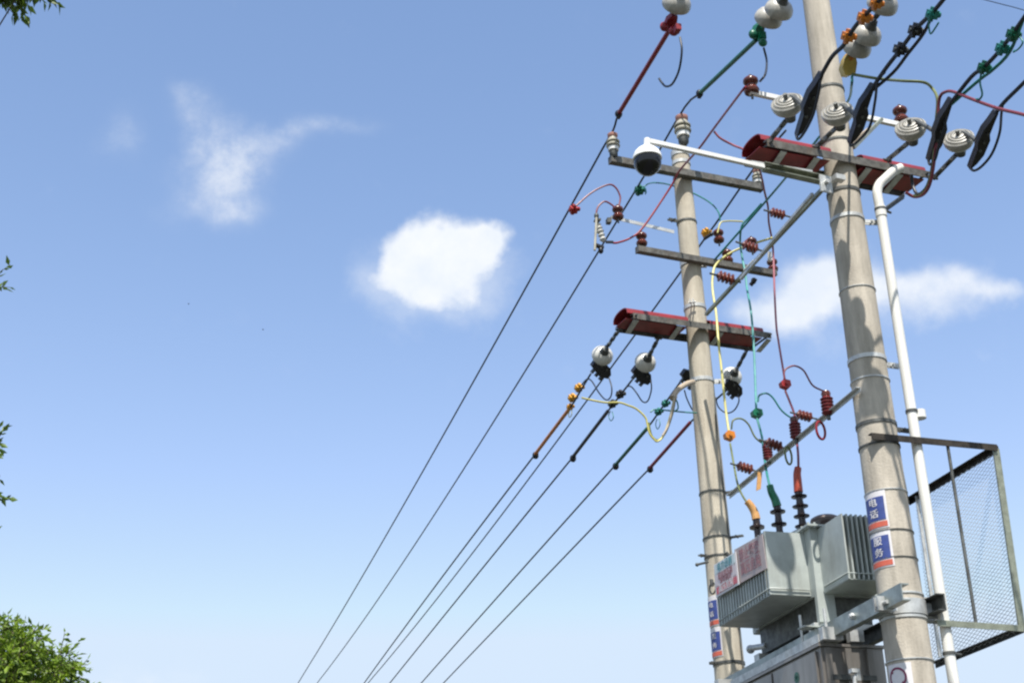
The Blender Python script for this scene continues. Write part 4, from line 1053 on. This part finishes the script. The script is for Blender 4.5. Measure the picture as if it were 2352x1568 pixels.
# stickers curved round the poles
def on_pole(at, rad, dr, z0, ang0, off):
    q = view.normalized(); sd = Vector((-q.y, q.x, 0))        # image right
    def fn(x, y, z):
        rr = rad(z0)+off+z; a = ang0+x/rad(z0)
        return at(z0+y)+(q*math.cos(a)+sd*math.sin(a))*(rad(z0+y)+off+z)
    return fn
def patch(mb, fn, x0, x1, y0, y1, th=.001):
    n = 12; base = len(mb.v)
    for t in (0, th):
        for k in range(n+1):
            xx = x0+(x1-x0)*k/n
            for yy in (y0, y1): mb.v.append(fn(xx, yy, t))
    m_ = 2*(n+1)
    for k in range(n):
        i = base+2*k; mb.f.append((i+m_, i+m_+2, i+m_+3, i+m_+1)); mb.f.append((i, i+1, i+3, i+2))
        mb.f.append((i,i+2,i+m_+2,i+m_)); mb.f.append((i+1,i+m_+1,i+m_+3,i+3))
    mb.f.append((base,base+m_,base+m_+1,base+1)); e = base+2*n; mb.f.append((e,e+1,e+m_+1,e+m_))
    return mb
def sticker(at, rad, dr, vt, vb, zfun, ang0, wd, lab, rows):
    z1, z0 = zfun(vt), zfun(vb); zc = (z0+z1)/2; hh = z1-z0
    root = thing('pole_sticker', at(z0)+view.normalized()*rad(z0), lab, 'sticker')
    f0 = on_pole(at, rad, dr, zc, ang0, .002)
    patch(MB(), f0, -wd/2, wd/2, -hh/2, hh/2).build('backing','signwhite',root)
    f1 = on_pole(at, rad, dr, zc, ang0, .0045)
    patch(MB(), f1, -wd*.42, wd*.42, -hh*.28, hh*.34).build('blue_panel','blue',root)
    patch(MB(), f1, -wd*.45, wd*.45, -hh*.46, -hh*.32).build('red_band','orred',root)
    f2 = on_pole(at, rad, dr, zc, ang0, .007)
    mb = MB()
    for k, row in enumerate(rows):
        add_text(mb, row, wd*.36, lambda x, y, z, k=k: f2(x, y+hh*(.19-.30*k), z), (1.05,.9))
    mb.build('lettering','signwhite',root, smooth=False)
    return root
aN = R(-44)
sticker(nat, nrad, ndir, 1138, 1223, zn, aN, .165, 'upper blue and white sticker with a red band on the thick pole', ['电','话'])
sticker(nat, nrad, ndir, 1226, 1311, zn, aN, .165, 'lower blue and white sticker with a red band on the thick pole', ['服','务'])
sticker(fat, frad, fdir, 1372, 1441, zf, R(-50), .13, 'upper blue and white sticker on the thinner pole below the white sign', ['电','话'])
sticker(fat, frad, fdir, 1444, 1512, zf, R(-48), .13, 'lower blue and white sticker on the thinner pole', ['服','务'])
z1_, z0_ = zn(1530), zn(1640); zc = (z1_+z0_)/2; hh = z1_-z0_
rs = thing('pole_sticker', nat(z0_)+view.normalized()*nrad(z0_), 'white sticker with a dark red prohibition ring at the foot of the thick pole', 'sticker')
f0 = on_pole(nat, nrad, ndir, zc, R(-34), .002); patch(MB(), f0, -.075, .075, -hh/2, hh/2).build('backing','signwhite',rs)
f1 = on_pole(nat, nrad, ndir, zc, R(-34), .0045)
mb = MB(); nn_ = 28; cy = hh*.5-.075
for k in range(nn_):
    a, b = 2*math.pi*k/nn_, 2*math.pi*(k+1)/nn_; n = len(mb.v)
    for (ra_, an) in ((.044,a),(.056,a),(.056,b),(.044,b)): mb.v.append(f1(-.01+ra_*math.cos(an), cy+ra_*math.sin(an), 0))
    mb.f.append((n,n+1,n+2,n+3))
n = len(mb.v); mb.v += [f1(-.01-.036,cy+.028,0),f1(-.01-.028,cy+.036,0),f1(-.01+.036,cy-.028,0),f1(-.01+.028,cy-.036,0)]; mb.f.append((n,n+3,n+2,n+1))
mb.build('prohibition_ring', mat('dark_magenta',(.22,.03,.09),.5,var=.1), rs, smooth=False)

# ------------------------------------------------------------------ LV distribution box under the beams
BX0 = 3.90
cA = PX(1881,1478,BX0); cB = PX(1686,1568,BX0)
BYn, zTop = cA.y, cA.z
bxr = thing('distribution_box', Vector((BX0,BYn,2.3)), 'dull stainless steel distribution box hanging below the platform beam', 'box')
BX1, BYf = BX0+.42, BYn+1.35
MB().box(BX0+.012, BX1, BYn+.012, BYf, 2.35, zTop-.012).build('body','box',bxr)
mb = MB().box(BX0-.006, BX1+.01, BYn-.004, BYf+.01, zTop-.011, zTop+.006); mb.build('lid','box',bxr)
for k in (0,1):
    y0 = BYn+.06+k*.63; 
    MB().box(BX0-.004, BX0+.010, y0, y0+.60, 2.45, zTop-.03).build('door','box',bxr)
MB().box(BX0-.018, BX0-.005, BYn+.61, BYn+.635, 2.8, 2.95).build('handle','galv_dark',bxr)
for x0 in (BX0+.03, BX0+.16, BX0+.30):
    MB().box(x0, x0+.04, BYn-.012, BYn+.010, 2.37, zTop-.02).build('post','box',bxr)
MB().box(BX0+.06, BX1-.08, BYn-.022, BYn-.014, zTop-.21, zTop-.18).build('cross_rail','galv_dark',bxr)
mb = MB(); c_ = Vector((BX0-.005, BYn+.33, zTop-.13))
for k in range(18):
    a, b = 2*math.pi*k/18, 2*math.pi*(k+1)/18; n = len(mb.v)
    for (ra_, an) in ((.022,a),(.034,a),(.034,b),(.022,b)): mb.v.append(c_+Vector((-.001,-ra_*math.cos(an),ra_*math.sin(an))))
    mb.f.append((n,n+1,n+2,n+3))
for t in (0,1,2,3): mb.quadbox(c_+Vector((-.002,0,0)), (.001,0,0), (0,.01+.02*(t%2),0), (0,0,.04-.012*t))
mb.build('emblem', mat('emblem_green',(.03,.14,.10),.5,var=.1), bxr, smooth=False)
# light cross channel at the head of the box
q0, q1 = PZ(1878,1462,3.50), PZ(1985,1470,3.50)
hx = MB().quadbox((BX0+.07, BYn-.03, zTop+.055),(.13,0,0),(0,.05,0),(0,0,.075)).box(BX0+.20,BX0+.29,BYn-.02,BYn+.03,zTop+.02,zTop+.09)
hx.box(BX0+.0,BX0+.03,BYn,BYf,zTop+.012,zTop+.06)
ho = thing('hanger_channel', Vector((BX0,BYn,zTop)), 'pale galvanised channel pieces with a bolt hole above the distribution box', 'bracket')
hx.build('channel','galv',ho)
MB().cyl((BX0+.095,BYn-.058,zTop+.055),(BX0+.095,BYn-.054,zTop+.055),.013,n=14).build('dark_hole_disc','black',ho)  # solid black disc, its colour standing in for the shade inside the hole
tag(MB().cyl((BX0+.02,BYn+.25,zTop+.02),(BX0+.02,BYn+.25,bz1+.10),.009,n=8).build('hanger_rod','galv'),'thin steel hanger rod farther from the near corner of the box','rod')
tag(MB().cyl((BX0+.06,BYn-.0,zTop+.06),(BX0+.06,BYn,bz1+.08),.010,n=8).build('hanger_rod','galv'),'thin steel hanger rod at the near corner of the box','rod')
# cables and a pale cable gland in the dark space between the box and the near pole
tag(MB().tube([Vector((4.30,7.42,3.5)),Vector((4.28,7.38,3.3)),Vector((4.2,7.35,3.15)),Vector((4.22,7.36,2.6))],.03,10).build('cable_bundle','olive'),'dark olive cable bundle between the box and the thick pole','cable')
gp = PY(1962,1540,7.3)
tag(MB().quadbox(gp,(.05,0,0),(0,.04,0),(0,0,.022)).quadbox(gp+Vector((.018,0,-.03)),(.022,0,0),(0,.03,0),(0,0,.05)).cyl(gp+Vector((0,0,-.03)),gp+Vector((-.01,0,-.12)),.012,n=8).build('cable_gland','galv'),'pale cable gland in the shadow right of the distribution box','fitting')
# brackets seen behind, under the transformer
tag(MB().box(XL-.05,XRb+.05,9.35,9.42,3.50,3.56).box(XL-.1,XL+.05,9.15,9.22,3.56,3.60).build('cross_channel','galv'),'short steel cross channel below the far end of the transformer','bracket')
tag(MB().cyl(PX(1722,1488,4.05),PX(1760,1482,4.05),.02,n=10).ball(PX(1724,1490,4.05),.03,.03,.03).build('gland_fitting','galv'),'shiny fitting in the gap beneath the transformer fins','fitting')
tag(MB().cyl(PY(1600,1296,9.45),PY(1626,1290,9.5),.009,n=8).ball(PY(1601,1296,9.45),.014).build('step_bolt','galv_dark'),'small dark step bolt sticking out left of the thinner pole','bolt')
tag(MB().torus(PY(1637,1350,9.42),(1,.2,0),.04,.006).cyl(PY(1634,1330,9.42),PY(1636,1345,9.42),.014,n=8).build('padlock_ring','galv_dark'),'small ring hanging on the thinner pole left of the white sign','fitting')

# ------------------------------------------------------------------ trees
def leaf_quad(mb, p, ax, nrm, ln, wd):
    s_ = ax.cross(nrm).normalized()*wd*.62; n = len(mb.v); b = nrm*ln*.10
    mb.v += [p, p+ax*ln*.45+s_+b, p+ax*ln, p+ax*ln*.45-s_+b]; mb.f.append((n,n+1,n+2,n+3))
def rv(): 
    while True:
        v = Vector((rnd.uniform(-1,1),rnd.uniform(-1,1),rnd.uniform(-1,1)))
        if .05 < v.length < 1: return v
def sprig(tw, lf, p, d, ln, leaves, ll, droop=.3):
    d = d.normalized(); pts = [p]; q = p.copy()
    for k in range(4):
        d = (d+rv()*.22+Vector((0,0,-droop*.25))).normalized(); q = q+d*ln/4; pts.append(q.copy())
    tw.tube(pts, .004, 4, sub=1, r1=.0015)
    for k in range(leaves):
        t = (k+.5)/leaves*3.98; i = min(3, int(t)); a = pts[i].lerp(pts[i+1], t-i)
        ax = (rv()*.8+d*.7+Vector((0,0,-.25))).normalized(); nn = rv().normalized()
        lk = ll*rnd.uniform(.5,1.35); leaf_quad(lf, a, ax, nn, lk, lk*rnd.uniform(.28,.44))
def tree(label, base, trunk_top, clusters, leafm, ll, rt=.16):
    """clusters: (centre, radius, sprigs)"""
    root = thing('tree', base, label, 'tree')
    tk = MB(); tk.tube([base, base.lerp(trunk_top,.5)+Vector((.08,.05,0)), trunk_top], rt, 12, sub=5, r1=rt*.12)
    for (c, rad_, n) in clusters:
        st = base.lerp(trunk_top, rnd.uniform(.55,1.0))
        mid = st.lerp(c, .55)+rv()*.12+Vector((0,0,.12)); tk.tube([st, mid, c], rt*.10, 6, sub=4, r1=.004)
    tk.build('trunk', 'bark', root)
    tw, lf = MB(), MB()
    for (c, rad_, n) in clusters:
        for k in range(n):
            d = rv(); p = c+Vector((d.x*rad_.x, d.y*rad_.y, d.z*rad_.z))*rnd.uniform(.3,1.0)
            sprig(tw, lf, p, (p-c)+rv()*.3*rad_.x+Vector((0,0,.02)), rnd.uniform(.13,.24), rnd.randint(9,15), ll)
    tw.build('twigs', 'bark', root, smooth=False)
    lf.build('crown', leafm, root, smooth=False)
    return root
V3 = Vector
# tall tree just outside the left edge, its sprays reach into the frame
def tp(u, v, Y): return PY(u, v, Y)
T1 = tp(-620, 1200, 9.0); T1b = V3((T1.x, 9.0, 0)); 
cl = [(tp(14,-40,8.0), V3((.13,.2,.04)), 34), (tp(58,-36,8.0), V3((.09,.15,.03)), 20), (tp(-30,-38,8.1), V3((.16,.2,.06)), 24),
      (tp(-44,662,8.6), V3((.07,.2,.04)), 11), (tp(-24,1028,9.0), V3((.07,.2,.04)), 11), (tp(-26,1062,9.0), V3((.07,.1,.05)), 7), (tp(-38,1135,9.0), V3((.05,.2,.04)), 9), (tp(-64,1235,9.0), V3((.06,.2,.05)), 9)]
for k in range(150):
    a = rnd.uniform(0, 2*math.pi); rr = rnd.uniform(.1,1.2); zz = rnd.uniform(3.4,8.6)
    c = V3((T1.x-.25+rr*math.cos(a)*.9, 9.0+rr*math.sin(a)*1.3, zz))
    cl.append((c, V3((.33,.38,.30)), 13))
tree('tall tree beyond the left edge, its leaf sprays reaching in', T1b, V3((T1.x+.1,9.0,7.6)), cl, 'leafdark', .066, .13)
# round crown at the bottom-left corner
TB = tp(-60, 1700, 13.0)
cl = []
def outl(u):      # crown outline row at column u
    return 1402+max(0,u-20)*.55+max(0,u-150)*.9 if u > 0 else 1402-(-u)*.0
for k in range(340):
    u = rnd.uniform(-420, 135); vmin = outl(u)+58; v = rnd.uniform(vmin, 1990)
    if u > 120 and v > 1800: continue
    Y = 13.0+rnd.uniform(-.9,.9)
    cl.append((tp(u, v, Y), V3((.17,.22,.14)), 20))
for (u, v) in ((30,1404),(60,1422),(88,1445),(120,1470),(140,1478),(166,1520),(160,1545),(185,1562),(5,1406),(195,1580)):
    cl.append((tp(u-14, v+34, 12.9), V3((.07,.15,.05)), 6))
tree('bright green bushy tree filling the bottom-left corner', V3((TB.x,13.0,0)), V3((TB.x+.05,13.0,3.4)), cl, 'leaf', .062, .15)

# ------------------------------------------------------------------ birds far off
def bird(p, lab):
    r = thing('bird', p, lab, 'bird')
    MB().ball(p, .22, .09, .08, 10, (V3((1,0,0)),V3((0,1,0)),V3((0,0,1)))).ball(p+V3((-.2,0,.05)), .07, .06, .06, 8).prism([p+V3((.18,-.05,0)),p+V3((.36,-.07,.0)),p+V3((.36,.07,.0)),p+V3((.18,.05,0))],(0,0,.02)).build('body','bird',r)
    for k in (-1,1):
        MB().prism([p+V3((-.08,k*.06,.03)),p+V3((-.10,k*.35,.12)),p+V3((.05,k*.62,.04)),p+V3((.08,k*.3,.08)),p+V3((.10,k*.06,.03))],(0,0,.015)).build('wing','bird',r)
bird(PY(433,698,420), 'tiny distant bird, the upper left one of the two specks')
bird(PY(604,757,380), 'tiny distant bird, the lower right one of the two specks')
# faint far cable in the top-right corner
tag(MB().tube([PY(2230,-8,14),PY(2300,10,14),PY(2352,24,14),PY(2500,70,14),PY(3000,240,14)],.006,6).build('distant_wire','wire'),'faint thin wire crossing the top-right corner of the sky','wire')
